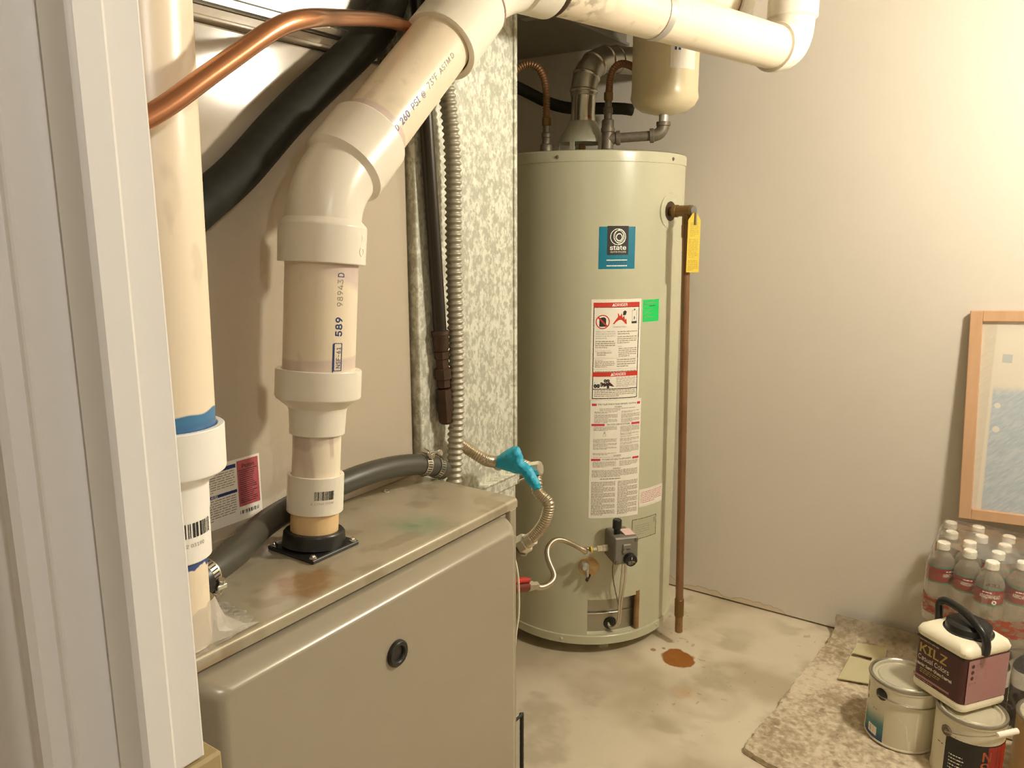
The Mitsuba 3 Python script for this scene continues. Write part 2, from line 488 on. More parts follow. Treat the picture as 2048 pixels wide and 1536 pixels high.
def f_copper_old(p, n, uv):
    return mix((0.20, 0.105, 0.05), (0.31, 0.165, 0.08), fbm(p.x * 30, p.y * 30, p.z * 16, 4))


def f_foam(p, n, uv):
    return mix((0.013, 0.0125, 0.009), (0.026, 0.025, 0.018), fbm(p.x * 60, p.y * 60, p.z * 60))


def f_carpet(p, n, uv):
    a = fbm(p.x * 9, p.y * 9, p.z * 9, 4)
    b = fbm(p.x * 90, p.y * 90, p.z * 90, 3)
    c = mix((0.36, 0.285, 0.19), (0.68, 0.585, 0.445), smoothstep(0.3, 0.66, a * 0.45 + b * 0.55))
    v = smoothstep(0.62, 0.70, fbm(p.x * 26 + 3, p.y * 26, p.z * 26, 4))
    c = mix(c, (0.24, 0.175, 0.11), v * 0.65)
    back = smoothstep(0.018, 0.045, p.z)  # darker on the part raised along the wall
    return mix(c, mix((0.22, 0.18, 0.125), (0.36, 0.30, 0.215), b), back * 0.85)


def f_quilt(p, n, uv):
    s = fbm(p.y * 170 + p.z * 170, p.y * 45 - p.z * 45, 3.0, 2)
    left = smoothstep(0.100, 0.106, p.y + (p.z - 0.7) * -0.006)
    c = mix((0.72, 0.66, 0.56), (0.56, 0.50, 0.40), left * (0.35 + 0.3 * s))
    blue = (1 - smoothstep(0.093, 0.097, p.y - (p.z - 0.7) * 0.02)) * (1 - smoothstep(0.800, 0.83, p.z + 0.02 * fbm(p.y * 40, p.z * 40)))
    c = mix(c, mix((0.33, 0.42, 0.52), (0.52, 0.58, 0.62), s), blue * 0.85)
    dots = (1 - smoothstep(0.006, 0.008, dr.sqrt(dr.square(p.y - 0.083) + dr.square(p.z - 0.762)))) + (1 - smoothstep(0.007, 0.009, dr.sqrt(dr.square(p.y - 0.08) + dr.square(p.z - 0.70))))
    sq = (1 - smoothstep(0.010, 0.012, dr.maximum(dr.abs(p.y - 0.074), dr.abs(p.z - 0.885))))
    c = mix(c, (0.78, 0.72, 0.62), dr.clip(dots, 0, 1) * 0.8)
    return mix(c, (0.40, 0.46, 0.50), sq * 0.7)


def b_wall(p, n, uv):
    return fbm(p.x * 120, p.y * 120, p.z * 120)


def b_floor(p, n, uv):
    return fbm(p.x * 60, p.y * 60, p.z * 60, 4)


def b_carpet(p, n, uv):
    return fbm(p.x * 220, p.y * 220, p.z * 220, 3)


WALL = mat('wall', f_wall, 0.55, spec=0.3, bump=b_wall, bscale=0.0006)
FLOOR = mat('floor', f_floor, 0.6, spec=0.35, bump=b_floor, bscale=0.0012)
OTHER = mat('dark_unseen_wall', (0.30, 0.265, 0.205), 0.9)  # walls out of view, kept dark so less light bounces into the shadows
CEIL = mat('ceiling', (0.34, 0.30, 0.24), 0.9)  # out of view, dark tone chosen to hold down the bounce light
TRIM = mat('trim', (0.62, 0.60, 0.565), 0.28, spec=0.5)
TIMBER = mat('timber', (0.33, 0.25, 0.12), 0.6)
GALV = mat('galv', f_galv, f_galv_rough, metal=0.25)
DUCT = mat('duct', f_duct, 0.26, metal=0.85)
DUCT_DARK = mat('duct_dull', (0.30, 0.28, 0.22), 0.5, metal=0.5)
FURN = mat('furnace', f_furnace, 0.27, spec=0.5, metal=0.1)
FURN_TOP = mat('furnace_top', f_furnace_top, 0.34, spec=0.5, metal=0.2)
COIL = mat('coil', (0.47, 0.405, 0.315), 0.11, spec=0.4)
PVC = mat('pvc', f_pvc, 0.3)
PVC_VENT = mat('pvc_vent', f_pvc_vent, 0.3)
PVC_SMALL = mat('pvc_small', f_pvc_small, 0.3)
PVC_LEFT = mat('pvc_left', f_pvc_left, 0.3)
PVC_DIRTY = mat('pvc_dirty', f_pvc_dirty, 0.35)
FIT = mat('fitting', (0.72, 0.675, 0.575), 0.28)
FIT_WHITE = mat('fitting_white', (0.80, 0.775, 0.71), 0.3)
PRIMER = mat('primer', (0.30, 0.18, 0.15), 0.4)
HEATER = mat('heater', f_heater, 0.28, spec=0.5)
HOOD = mat('hood', (0.40, 0.40, 0.31), 0.5)
STEEL = mat('steel', (0.60, 0.575, 0.51), 0.24, metal=1.0)
STEEL_DULL = mat('steel_dull', (0.42, 0.395, 0.33), 0.38, metal=0.9)
CONDUIT = mat('conduit', (0.40, 0.375, 0.305), 0.5, metal=0.6)
FLEX = mat('flex', (0.52, 0.44, 0.32), 0.3, metal=0.9)
COPPER = mat('copper', (0.58, 0.265, 0.14), 0.24, metal=0.95)
COPPER_OLD = mat('copper_old', f_copper_old, 0.42, metal=0.5)
IRON = mat('iron', f_iron, 0.5, metal=0.5)
BLACK_IRON = mat('black_iron', (0.035, 0.028, 0.02), 0.35, metal=0.4)
RUSTY = mat('rusty', f_rustpipe, 0.55, metal=0.2)
BRASS = mat('brass', (0.20, 0.115, 0.035), 0.4, metal=0.6)
NICKEL = mat('nickel', (0.66, 0.62, 0.52), 0.25, metal=0.85)
FOAM = mat('foam', f_foam, 0.65, spec=0.2)
RUBBER = mat('rubber', (0.055, 0.052, 0.04), 0.42, spec=0.5)
BLACK = mat('black', (0.012, 0.012, 0.012), 0.35)
GREY_CAST = mat('grey_cast', (0.20, 0.185, 0.155), 0.5, metal=0.3)
PAPER = mat('paper', (0.80, 0.76, 0.67), 0.5)
INK = mat('ink', (0.02, 0.018, 0.015), 0.6)
INK_GREY = mat('ink_grey', (0.30, 0.265, 0.205), 0.6)
INK_BLUE = mat('ink_blue', (0.015, 0.035, 0.14), 0.5)
INK_PURPLE = mat('ink_purple', (0.10, 0.08, 0.22), 0.5)
RED = mat('red_print', (0.55, 0.035, 0.02), 0.5)
MAGENTA = mat('magenta_print', (0.55, 0.04, 0.09), 0.5)
PINK = mat('pink_print', (0.42, 0.085, 0.10), 0.5)
TEAL = mat('teal_print', (0.0, 0.17, 0.27), 0.4)
BLUE_PRINT = mat('blue_print', (0.015, 0.045, 0.22), 0.45)
WHITE_INK = mat('white_print', (0.82, 0.79, 0.72), 0.5)
GREEN = mat('green_sticker', (0.01, 0.60, 0.12), 0.5)
YELLOW = mat('yellow_tag', (0.76, 0.55, 0.06), 0.45)
YELLOW_INK = mat('yellow_print', (0.56, 0.41, 0.05), 0.5)
PLATE = mat('plate', (0.43, 0.42, 0.29), 0.4)
TAPE = mat('tape', (0.02, 0.36, 0.55), 0.5, spec=0.4)
RED_PAINT = mat('red_paint', (0.40, 0.02, 0.012), 0.4)
DARK_RED = mat('dark_red', (0.13, 0.018, 0.010), 0.45)
TANK = mat('tank', (0.66, 0.57, 0.38), 0.3)
OXIDE = mat('oxide', lambda p, n, uv: mix((0.50, 0.26, 0.07), (0.70, 0.52, 0.27), fbm(p.x * 90, p.y * 90, p.z * 90)), 0.6)
ZINC = mat('zinc', (0.52, 0.50, 0.45), 0.4, metal=0.5)
ORANGE_RUST = mat('orange_rust', lambda p, n, uv: mix((0.16, 0.075, 0.02), (0.34, 0.20, 0.08), fbm(p.x * 50, p.y * 50, p.z * 50)), 0.6)
CARPET = mat('carpet', f_carpet, 0.95, spec=0.1, bump=b_carpet, bscale=0.006)
CARDBOARD = mat('cardboard', (0.58, 0.525, 0.32), 0.7)
OAK = mat('frame_wood', lambda p, n, uv: mix((0.47, 0.275, 0.15), (0.56, 0.345, 0.205), fbm(p.x * 40, p.y * 60, p.z * 5)), 0.4)
QUILT = mat('quilt', f_quilt, 0.8)
CAP = mat('cap', (0.86, 0.82, 0.71), 0.35)
BOTTLE_RED = mat('bottle_red', (0.26, 0.008, 0.010), 0.35)
BOTTLE_GREEN = mat('bottle_green', (0.05, 0.26, 0.18), 0.35)
DARK_BOTTLE = mat('dark_bottle', (0.02, 0.02, 0.022), 0.12)
JUG = mat('jug', (0.80, 0.74, 0.58), 0.4)
MAROON = mat('maroon', (0.065, 0.016, 0.018), 0.45)
MAUVE = mat('mauve', (0.36, 0.19, 0.19), 0.5)
CAN_PALE = mat('can_pale', (0.69, 0.66, 0.55), 0.3)
BRICK = mat('brick_print', (0.45, 0.10, 0.04), 0.5)
MAUVE_PALE = mat('pale_pink', (0.72, 0.52, 0.47), 0.5)
GOLD_INK = mat('gold_print', (0.42, 0.33, 0.09), 0.5)
CAN_LABEL = mat('can_label', (0.62, 0.585, 0.46), 0.3)
CAN_LID = mat('can_lid', (0.58, 0.55, 0.43), 0.3, metal=0.35)
CAN_TAN = mat('can_tan', (0.46, 0.32, 0.16), 0.4)
CABLE = mat('cable', (0.74, 0.69, 0.56), 0.45)
scene['m_clear'] = {'type': 'thindielectric', 'int_ior': 1.5}
scene['m_film'] = {'type': 'blendbsdf', 'weight': 0.07, 'a': {'type': 'thindielectric', 'int_ior': 1.5}, 'b': {'type': 'twosided', 'bsdf': {'type': 'roughplastic', 'diffuse_reflectance': rgb(0.75, 0.71, 0.62), 'alpha': 0.15}}}
scene['m_water'] = {'type': 'blendbsdf', 'weight': 0.22, 'a': {'type': 'thindielectric', 'int_ior': 1.45}, 'b': {'type': 'twosided', 'bsdf': {'type': 'diffuse', 'reflectance': rgb(0.62, 0.56, 0.46)}}}
scene['m_wrap'] = {**scene['m_film'], 'weight': 0.16}
CLEAR, FILM, BOTTLE, WRAP = 'm_clear', 'm_film', 'm_water', 'm_wrap'

# ------------------------------------------------------------------ the room
XW, YB, YF, ZC = 2.41, 1.80, -1.60, 2.12      # wall behind the heater, wall behind the furnace, wall out of frame on the right, ceiling
add('floor', box(-1.4, XW + 0.1, YF - 0.1, YB + 0.1, -0.06, 0.0), FLOOR)
struct('floor', 'pale stained concrete floor with an orange rust stain')
add('ceiling', box(-1.4, XW + 0.1, YF - 0.1, YB + 0.1, ZC, ZC + 0.05), CEIL)
struct('ceiling', 'plain ceiling above the utility room')
add('wall_right', box(XW, XW + 0.05, YF - 0.1, YB + 0.1, 0.006, ZC), WALL)
struct('wall_right', 'beige painted wall behind the water heater')
add('wall_right__gap_shade', box(XW + 0.012, XW + 0.05, YF - 0.1, YB + 0.1, 0.0, 0.006), BLACK)  # recess under the wall, its shade put into the black colour
add('wall_back', box(0.25, XW, YB, YB + 0.05, 0, ZC), OTHER)
struct('wall_back', 'wall behind the furnace and ducts')
add('wall_front', box(-1.4, XW, YF - 0.05, YF, 0, ZC), OTHER)
struct('wall_front', 'wall on the side out of frame')
YJ = 0.40                                       # face of the door jamb
add('wall_left', cat([box(0.178, 0.248, YJ + 0.02, YB, 0, ZC), box(0.178, 0.248, YF, -0.48, 0, ZC), box(0.178, 0.248, -0.48, YJ + 0.02, 2.04, ZC)]), OTHER)
struct('wall_left', 'wall with the doorway the room is seen through')
add('wall_hall', cat([box(-1.4, -1.35, YF, YB, 0, ZC), box(-1.35, 0.178, YB - 0.02, YB + 0.05, 0, ZC)]), WALL)
struct('wall_hall', 'hall wall behind the camera')
struct('door_1', 'white painted door frame at the left edge of the view')
part('door_1', 'jamb', cat([box(0.176, 0.2505, YJ, YJ + 0.02, 0.9, 2.04, 0.002), box(0.176, 0.2505, -0.48, -0.46, 0, 2.04, 0.002), box(0.176, 0.2505, -0.46, YJ, 2.02, 2.04, 0.002)]), TRIM)
part('door_1', 'stop', box(0.1973, 0.2156, YJ - 0.0286, YJ, 0.9, 2.02, 0.0025), TRIM, 30)
# moulded casing on the hall side: a profile (y across, x depth) extruded upwards
pr = [(0, 0), (0, 0.009), (0.004, 0.012), (0.010, 0.012), (0.012, 0.010), (0.016, 0.010), (0.022, 0.014), (0.030, 0.016), (0.052, 0.018), (0.057, 0.016), (0.057, 0)]
poly = Polygon([(0.176 - d, YJ + 0.006 + y) for y, d in pr])
m = trimesh.creation.extrude_polygon(poly, 2.1, engine='earcut')
part('door_1', 'casing', m, TRIM, 25)
add('timber_block', box(0.17, 0.2605, YJ - 0.002, YJ + 0.09, 0.0, 0.899, 0.002), TIMBER)
tag('timber_block', 'bare brown timber end under the foot of the white door jamb', 'timber block')

# ------------------------------------------------------------------ furnace
FX0, FX1, FY, FZ = 0.350, 0.937, 0.635, 0.82
tag('furnace', 'large beige metal gas furnace with rusty stained top behind the door frame', 'furnace')
part('furnace', 'cabinet', cat([box(FX0, FX1, FY + 0.002, 1.33, 0.0, 0.800, 0.001), box(0.9185, FX1, FY - 0.004, FY + 0.02, 0.0, 0.806, 0.002)]), FURN)
pts = [(FY + 0.4, 0.8), (FY - 0.001, 0.8), (FY - 0.001, 0.806)]
ls = [(FY + 0.004, 0.8055), (FY - 0.004, 0.8055)] + [(FY - 0.004 + 0.006 * (1 - math.cos(a)) - 0.0, FZ - 0.006 + 0.006 * math.sin(a)) for a in np.linspace(0, math.pi / 2, 7)] + [(1.33, FZ), (1.33, 0.80), (FY + 0.004, 0.80)]
m = trimesh.creation.extrude_polygon(Polygon([(y, z) for y, z in ls]), FX1 - FX0 + 0.004, engine='earcut')
V = np.array(m.vertices)
part('furnace', 'top_panel', trimesh.Trimesh(np.c_[V[:, 2] + FX0 - 0.002, V[:, 0], V[:, 1]], m.faces[:, ::1], process=False), FURN_TOP, 35)


def rr(x0, x1, z0, z1, r, n=6):
    out = []
    for cx, cz, a0 in ((x1 - r, z1 - r, 0), (x0 + r, z1 - r, 90), (x0 + r, z0 + r, 180), (x1 - r, z0 + r, 270)):
        for a in np.radians(np.linspace(a0, a0 + 90, n)):
            out.append((cx + r * math.cos(a), cz + r * math.sin(a)))
    return np.array(out)


loops = []
for t in np.linspace(0, 1, 9):                   # bowed bevel of the pressed door
    ins = 0.004 + 0.027 * t
    y = FY - 0.006 - 0.024 * math.sin(t * math.pi / 2) ** 0.9
    q = rr(0.377 + ins, 0.9185 - ins, 0.05 + ins, 0.8025 - ins * 0.62, 0.016 - 0.006 * t)
    loops.append(np.c_[q[:, 0], np.full(len(q), y), q[:, 1]])
q = loops[0].copy(); q[:, 1] = FY + 0.004
loops.insert(0, q)
nq = len(q)
V = np.vstack(loops + [np.array([[0.645, loops[-1][0, 1], 0.42]])])
F = []
for k in range(len(loops) - 1):
    for j in range(nq):
        a, b, c, d = k * nq + j, k * nq + (j + 1) % nq, (k + 1) * nq + (j + 1) % nq, (k + 1) * nq + j
        F += [[a, b, c], [a, c, d]]
k = (len(loops) - 1) * nq
F += [[k + j, k + (j + 1) % nq, len(V) - 1] for j in range(nq)]
DOORY = loops[-1][0, 1]
part('furnace', 'door', trimesh.Trimesh(V, F, process=False), FURN, 28)
part('furnace__door', 'sight_plug', cat([lathe([(0, 0.0012), (0.0085, 0.0012), (0.009, 0.0035), (0.0105, 0.005), (0.0145, 0.005), (0.0165, 0.003), (0.017, -0.002)], 40, (0.639, DOORY, 0.7165), (0, -1, 0))]), BLACK, 40, 'black rubber plug in the middle of the door')
for x, y in ((0.8491, 0.815), (0.45, 0.81), (0.66, 0.815)):
    part('furnace', 'screw', lathe([(0, 0.004), (0.003, 0.0035), (0.0042, 0.002), (0.0055, 0.0015), (0.006, 0)], 12, (x, y, FZ), (0, 0, 1)), STEEL, 40, 'small steel screw')

# coil cabinet standing on the back half of the furnace
tag('coil_cabinet', 'glossy beige metal coil cabinet standing on the furnace behind the pipes', 'coil cabinet')
CY = 0.84
part('coil_cabinet', 'casing', cat([box(FX0, 0.944, CY, 1.33, FZ + 0.0, 1.452, 0.003), box(FX0, 0.944, CY - 0.004, CY + 0.01, FZ, FZ + 0.012, 0.001)]), COIL)
lb = 'coil_cabinet__notice_label'
W = on_plane((0.505, CY, 0.8455), (1, 0, 0), (0, 0, 1))
m = sheet(W, 0, 0.1335, 0, 0.0835, 0.0002, 2, 2)
add(lb, m, PAPER)
labels[lb] = {'label': 'white and pink notice label with blue headings'}
P = Print(W)
P.rect(0.0, 0.0735, 0.096, 0.0785, INK_BLUE, 0.0008)
P.text('NOTICE', 0.05, 0.0742, 0.0036, WHITE_INK, align='c', bold=True, h=0.001)
P.rect(0.0, 0.0405, 0.096, 0.0445, INK_BLUE, 0.0008)
P.text('AVIS', 0.062, 0.0410, 0.0030, WHITE_INK, align='c', bold=True, h=0.001)
P.rect(0.098, 0.019, 0.1305, 0.0805, PINK, 0.0008)
P.text('Puron', 0.1145, 0.0700, 0.0052, MAROON, align='c', bold=True, h=0.001)
for i in range(17):
    P.rect(0.100, 0.0235 + i * 0.0027, 0.119 + 0.009 * rng.random(), 0.0245 + i * 0.0027, MAROON, 0.001)
P.lines(0.012, 0.094, 0.047, 0.072, 8, INK_GREY, 0.4, 4)
P.lines(0.012, 0.094, 0.010, 0.039, 9, INK_GREY, 0.4, 5)
P.barcode(0.099, 0.0085, 0.128, 0.0135, INK, 3)
P.emit(lb)

# supply plenum above the coil cabinet
tag('supply_plenum', 'shiny sheet metal plenum on top of the coil cabinet', 'duct')
part('supply_plenum', 'body', box(FX0 + 0.01, 0.874, CY + 0.004, 1.32, 1.452, 2.10, 0.001), DUCT)
part('supply_plenum', 'flange', cat([box(FX0, 0.878, CY - 0.010, CY + 0.006, 1.4535, 1.4575, 0.001), box(FX0, 0.878, CY - 0.003, CY + 0.006, 1.459, 1.470, 0.001)]), COIL)
part('supply_plenum', 'cleat', box(FX0, 0.878, CY - 0.009, CY + 0.006, 1.4705, 1.485, 0.003), DUCT, 30)

# return duct beside the furnace
DX0, DX1, DY = 0.946, 1.2235, 0.826
tag('return_duct', 'tall mottled galvanized return air duct between furnace and water heater', 'duct')
part('return_duct', 'body', box(DX0, DX1, DY, 1.14, 0.0, 2.11, 0.002), GALV)
part('return_duct', 'corner_seam', box(DX1 - 0.008, DX1 + 0.002, DY - 0.003, DY + 0.02, 0.775, 2.0, 0.0012), GALV)
part('return_duct', 'cleat', cat([box(DX0, DX1 + 0.004, DY - 0.007, DY + 0.004, 0.728, 0.756, 0.002), box(DX0, DX1 + 0.006, DY - 0.013, DY, 0.752, 0.7565, 0.001)]), GALV)
part('return_duct', 'tab', cat([box(DX1, DX1 + 0.035, DY - 0.006, DY - 0.002, 0.742, 0.748, 0.001), box(DX1 - 0.004, DX1 + 0.045, DY - 0.012, DY - 0.004, 0.733, 0.738, 0.001)]), STEEL)

# trunk duct under the ceiling, running along the wall behind the heater
tag('trunk_duct', 'dull sheet metal trunk duct under the ceiling above the water heater', 'duct')
part('trunk_duct', 'body', box(1.95, XW, 1.20, YB, 1.79, ZC, 0.002), DUCT_DARK)
part('trunk_duct', 'end_cleat', box(1.945, XW, 1.19, 1.235, 1.785, 1.793, 0.001), DUCT_DARK)
add('foil_tape_patch', box(1.955, 1.985, 1.262, 1.305, 1.7885, 1.79), ZINC)
tag('foil_tape_patch', 'small grey tape patch on the underside of the trunk duct', 'tape')
tag('branch_duct', 'pale metal branch duct above the elbow of the horizontal pipe', 'duct')
part('branch_duct', 'body', box(1.98, XW, 0.80, 0.86, 1.80, ZC, 0.002), ZINC)
part('branch_duct', 'lip', box(1.975, XW, 0.794, 0.866, 1.796, 1.812, 0.002), ZINC)

# ------------------------------------------------------------------ furnace vent: 2" pipe, reducer, 3" pipe, elbows, run to the right
vt = 'vent_pipe'
tag(vt, 'cream plastic vent pipe rising from the furnace top, bent twice towards the right wall', 'pipe')
v0, v1 = np.array([0.6415, 0.745, 0.8245]), np.array([0.6822, 0.745, 1.2232])
va = nz(v1 - v0)
at = lambda z: v0 + (v1 - v0) * (z - v0[2]) / (v1[2] - v0[2])
d0, d1 = np.array([0.7186, 0.745, 1.2904]), np.array([0.8977, 0.745, 1.4564])
da = nz(d1 - d0)
dz = lambda z: d0 + (d1 - d0) * (z - d0[2]) / (d1[2] - d0[2])
part(vt, 'small_pipe', cyl(at(0.8245), at(0.975), 0.0300, 48), PVC_SMALL, 40)
cpl = part(vt, 'coupling', lathe([(0.030, -0.001), (0.0345, 0), (0.0352, 0.001), (0.0352, 0.047), (0.0345, 0.048), (0.0312, 0.048), (0.030, 0.046)], 56, at(0.8675), va), FIT, 35)
W = on_cyl(at(0.8675), va, (-0.62, -0.78, 0), 0.0352)
P = Print(W)
P.barcode(-0.0035, 0.021, 0.0215, 0.032, INK, 2)
P.text('11942 03190', 0.009, 0.0155, 0.0028, INK_GREY, align='c')
P.text('6', -0.0055, 0.0155, 0.0028, INK_GREY, align='r')
P.emit(cpl)
part(vt, 'reducer', lathe([(0.030, -0.001), (0.0335, -0.001), (0.0342, 0), (0.0352, 0.0275), (0.037, 0.033), (0.0515, 0.0445), (0.0528, 0.047), (0.0528, 0.0795), (0.052, 0.081), (0.0462, 0.081), (0.0445, 0.078)], 64, at(0.967), va), FIT, 32)
part(vt, 'large_pipe', cyl(at(1.03), at(1.20), 0.04445, 64), PVC_VENT, 40)
W = on_cyl(at(1.03), va, (-0.05, -1, 0), 0.04445, True)
P = Print(W)
P.text('NSF-61', 0.022, -0.0265 + 0.031, 0.0055, INK_BLUE, width=0.026)
P.frame(0.019, -0.0285 + 0.031, 0.053, -0.0175 + 0.031, 0.0009, INK_BLUE)
P.rect(0.017, -0.0175 + 0.031, 0.052, -0.0165 + 0.0315, INK_BLUE)
P.text('589', 0.060, -0.0275 + 0.031, 0.0085, INK_BLUE, width=0.024, bold=True)
P.text('98943', 0.096, -0.0275 + 0.031, 0.0075, INK_GREY, width=0.033)
P.text('D', 0.131, -0.0285 + 0.031, 0.0085, INK_BLUE, width=0.006)
P.emit(vt + '__large_pipe')
# first 45 degree elbow
hub1a, hub1b = at(1.1768), at(1.2245)
hub2a, hub2b = d0, d0 + da * 0.066
crn = at(1.2245 + 0.040)
path = np.vstack([hub1b - va * 0.004, bend(hub1b, crn, hub2a, 16)[0:], hub2a + da * 0.004])
ebody = tube(path, 0.0462, 56)
elb = part(vt, 'elbow', cat([ebody,
    lathe([(0.044, 0.002), (0.046, 0), (0.0522, 0), (0.053, 0.001), (0.0535, 0.044), (0.0525, 0.047), (0.046, 0.0535)], 64, hub1a, va),
    lathe([(0.046, -0.006), (0.0522, 0.0), (0.053, 0.001), (0.0530, 0.0645), (0.052, 0.066), (0.0455, 0.066), (0.044, 0.062)], 64, hub2a, da)]), FIT, 32)
W = on_cyl(hub1a, va, (-0.05, -1, 0), 0.0535)
P = Print(W)
P.text('F', 0.018, 0.028, 0.008, FIT_WHITE); P.ring(0.020, 0.016, 0.004, 0.0055, FIT_WHITE)
P.emit(elb, 'moulded_mark')
part(vt, 'diagonal_pipe', cyl(d0 + da * 0.05, d0 + da * 0.30, 0.04445, 64), PVC_VENT, 40)
W = on_cyl(d0 + da * 0.066, da, (-0.15, -1, 0.0), 0.04445, True)
P = Print(W)
P.text('D', 0.006, -0.006, 0.0075, INK_PURPLE, width=0.006)
P.text('260', 0.0185, -0.0065 , 0.0085, INK_PURPLE, width=0.0215, bold=True)
P.text('PSI', 0.0485, -0.0065, 0.0085, INK_PURPLE, width=0.0195)
P.text('@', 0.0745, -0.0065, 0.007, INK_PURPLE, width=0.008)
P.text('73°F', 0.092, -0.0065, 0.0085, INK_GREY, width=0.026)
P.text('ASTM D', 0.126, -0.0065, 0.007, INK_GREY, width=0.040)
P.emit(vt + '__diagonal_pipe')
# second elbow and the level run
h0 = np.array([0.9139, 0.745, 1.4681])
r0, r1 = np.array([1.110, 0.7215, 1.600]), np.array([1.800, 0.5445, 1.597])
ra = nz(r1 - r0)
hub3b = h0 + da * 0.105
path = np.vstack([hub3b - da * 0.01, bend(hub3b, h0 + da * 0.178, r0, 16), r0 + ra * 0.005])
part(vt, 'elbow', cat([tube(path, 0.047, 56),
    lathe([(0.044, 0.003), (0.0455, 0), (0.0525, 0), (0.0535, 0.001), (0.0535, 0.102), (0.052, 0.1055), (0.046, 0.109)], 64, h0, da),
    lathe([(0.046, -0.006), (0.0522, 0), (0.0532, 0.001), (0.0532, 0.05), (0.0525, 0.051), (0.0455, 0.051), (0.044, 0.048)], 64, r0 - ra * 0.012, ra)]), FIT, 32)
part(vt, 'primer_ring', lathe([(0.046, 0), (0.0538, 0.0), (0.0538, 0.003), (0.046, 0.003)], 64, h0 + da * 0.104, da), PRIMER, 30, 'dark red primer line')
part(vt, 'sealant', lathe([(0.044, 0), (0.0475, 0.002), (0.0505, 0.012), (0.047, 0.018), (0.044, 0.02)], 40, r0 + ra * 0.037, ra), RUSTY, 60, 'dark brown sealant ring at the joint')
part(vt, 'level_pipe', cyl(r0 + ra * 0.03, r1 + ra * 0.01, 0.04445, 64), PVC_DIRTY, 40)
rc = r1 + ra * 0.062
up = np.array([0, 0, 1.0])
e_in, e_out = r1 + ra * 0.004, rc + up * 0.068
part(vt, 'elbow', cat([tube(np.vstack([e_in - ra * 0.004, bend(e_in, rc + up * 0.003, e_out, 18), e_out + up * 0.004]), 0.0475, 56),
    lathe([(0.046, -0.032), (0.0522, -0.032), (0.0532, -0.031), (0.0532, 0.004), (0.047, 0.012)], 56, r1, ra) if False else lathe([(0.0445, -0.001), (0.0505, -0.001), (0.051, 0.0), (0.0505, 0.012), (0.0475, 0.02)], 56, r1 - ra * 0.008, ra),
    lathe([(0.047, -0.004), (0.0522, 0.0), (0.0532, 0.001), (0.0532, 0.05), (0.052, 0.051), (0.0445, 0.051)], 56, e_out, up)]), FIT, 32)
part(vt, 'riser', cyl(e_out + up * 0.04, [e_out[0], e_out[1], ZC], 0.04445, 48), PVC, 40)
# flange plate the vent leaves the furnace through
fl = 'vent_flange'
tag(fl, 'square black rubber flange round the foot of the vent pipe on the furnace', 'flange')
part(fl, 'plate', box(0.600, 0.678, 0.701, 0.785, FZ, FZ + 0.0055, 0.0015), BLACK, 30)
part(fl, 'collar', lathe([(0.0302, 0.001), (0.040, 0.001), (0.0385, 0.016), (0.0365, 0.0185), (0.0302, 0.0185)], 48, (0.6415, 0.745, FZ + 0.004), va), BLACK, 35)
for x, y in ((0.606, 0.707), (0.672, 0.707), (0.606, 0.779), (0.672, 0.779)):
    part(fl, 'screw', lathe([(0, 0.0045), (0.0025, 0.004), (0.0035, 0.002), (0.0048, 0.0015), (0.005, 0)], 12, (x, y, FZ + 0.0055)), STEEL, 40, 'small steel screw')
# pipe strap on the level run
sp = r0 + ra * 0.305
tag('pipe_strap', 'grey metal hanger strap round the level vent pipe', 'strap')
add('pipe_strap', cat([lathe([(0.0446, -0.0085), (0.0462, -0.0085), (0.0462, 0.0085), (0.0446, 0.0085), (0.0446, -0.0085)], 56, sp, ra), box(sp[0] - 0.008, sp[0] + 0.008, sp[1] + 0.044, sp[1] + 0.046, sp[2], ZC)]), ZINC, 40)
# second pipe behind
s1 = np.array([1.885, 0.690, 1.727])
tag('air_pipe', 'cream plastic pipe running behind and above the level vent pipe', 'pipe')
s0 = s1 - ra * 0.52
part('air_pipe', 'pipe', cyl(s0, s1, 0.04445, 56), PVC, 40)
part('air_pipe', 'primer_ring', lathe([(0.044, 0), (0.0475, 0), (0.0475, 0.003), (0.044, 0.003)], 48, s1 - ra * 0.004, ra), PRIMER, 30)
sc = s1 + ra * 0.055
part('air_pipe', 'elbow', cat([tube(np.vstack([s1 - ra * 0.002, bend(s1, sc, sc + up * 0.075, 16)]), 0.0475, 48), lathe([(0.0445, -0.001), (0.0525, 0.0), (0.0525, 0.015), (0.0475, 0.022)], 48, s1 - ra * 0.002, ra)]), FIT, 32)
part('air_pipe', 'riser', cyl(sc + up * 0.07, [sc[0], sc[1], ZC], 0.04445, 40), PVC, 40)

# ------------------------------------------------------------------ intake pipe at the left
ip = 'intake_pipe'
tag(ip, 'cream plastic pipe with blue primer beside the door frame at the left', 'pipe')
i0, i1 = np.array([0.400, 0.667, 0.8215]), np.array([0.415, 0.668, 1.42])
ia = nz(i1 - i0)
ai = lambda z: i0 + (i1 - i0) * (z - i0[2]) / (i1[2] - i0[2])
part(ip, 'lower_pipe', cyl(ai(0.8215), ai(0.98), 0.0300, 48), PVC_LEFT, 40)
cp = part(ip, 'coupling', lathe([(0.0295, 0), (0.0335, 0), (0.0345, 0.001), (0.0345, 0.058), (0.034, 0.059), (0.030, 0.059)], 56, ai(0.912), ia), FIT_WHITE, 32)
W = on_cyl(ai(0.912), ia, (-0.25, -1, 0), 0.0345)
P = Print(W)
P.barcode(-0.012, 0.026, 0.030, 0.040, INK, 9)
P.text('11942 03190', 0.004, 0.017, 0.0035, INK_GREY, align='c')
P.rect(-0.03, 0.047, 0.05, 0.053, BLUE_PRINT, 0.0003)
P.rect(-0.03, 0.054, 0.05, 0.0585, INK_BLUE, 0.0003)
P.emit(cp)
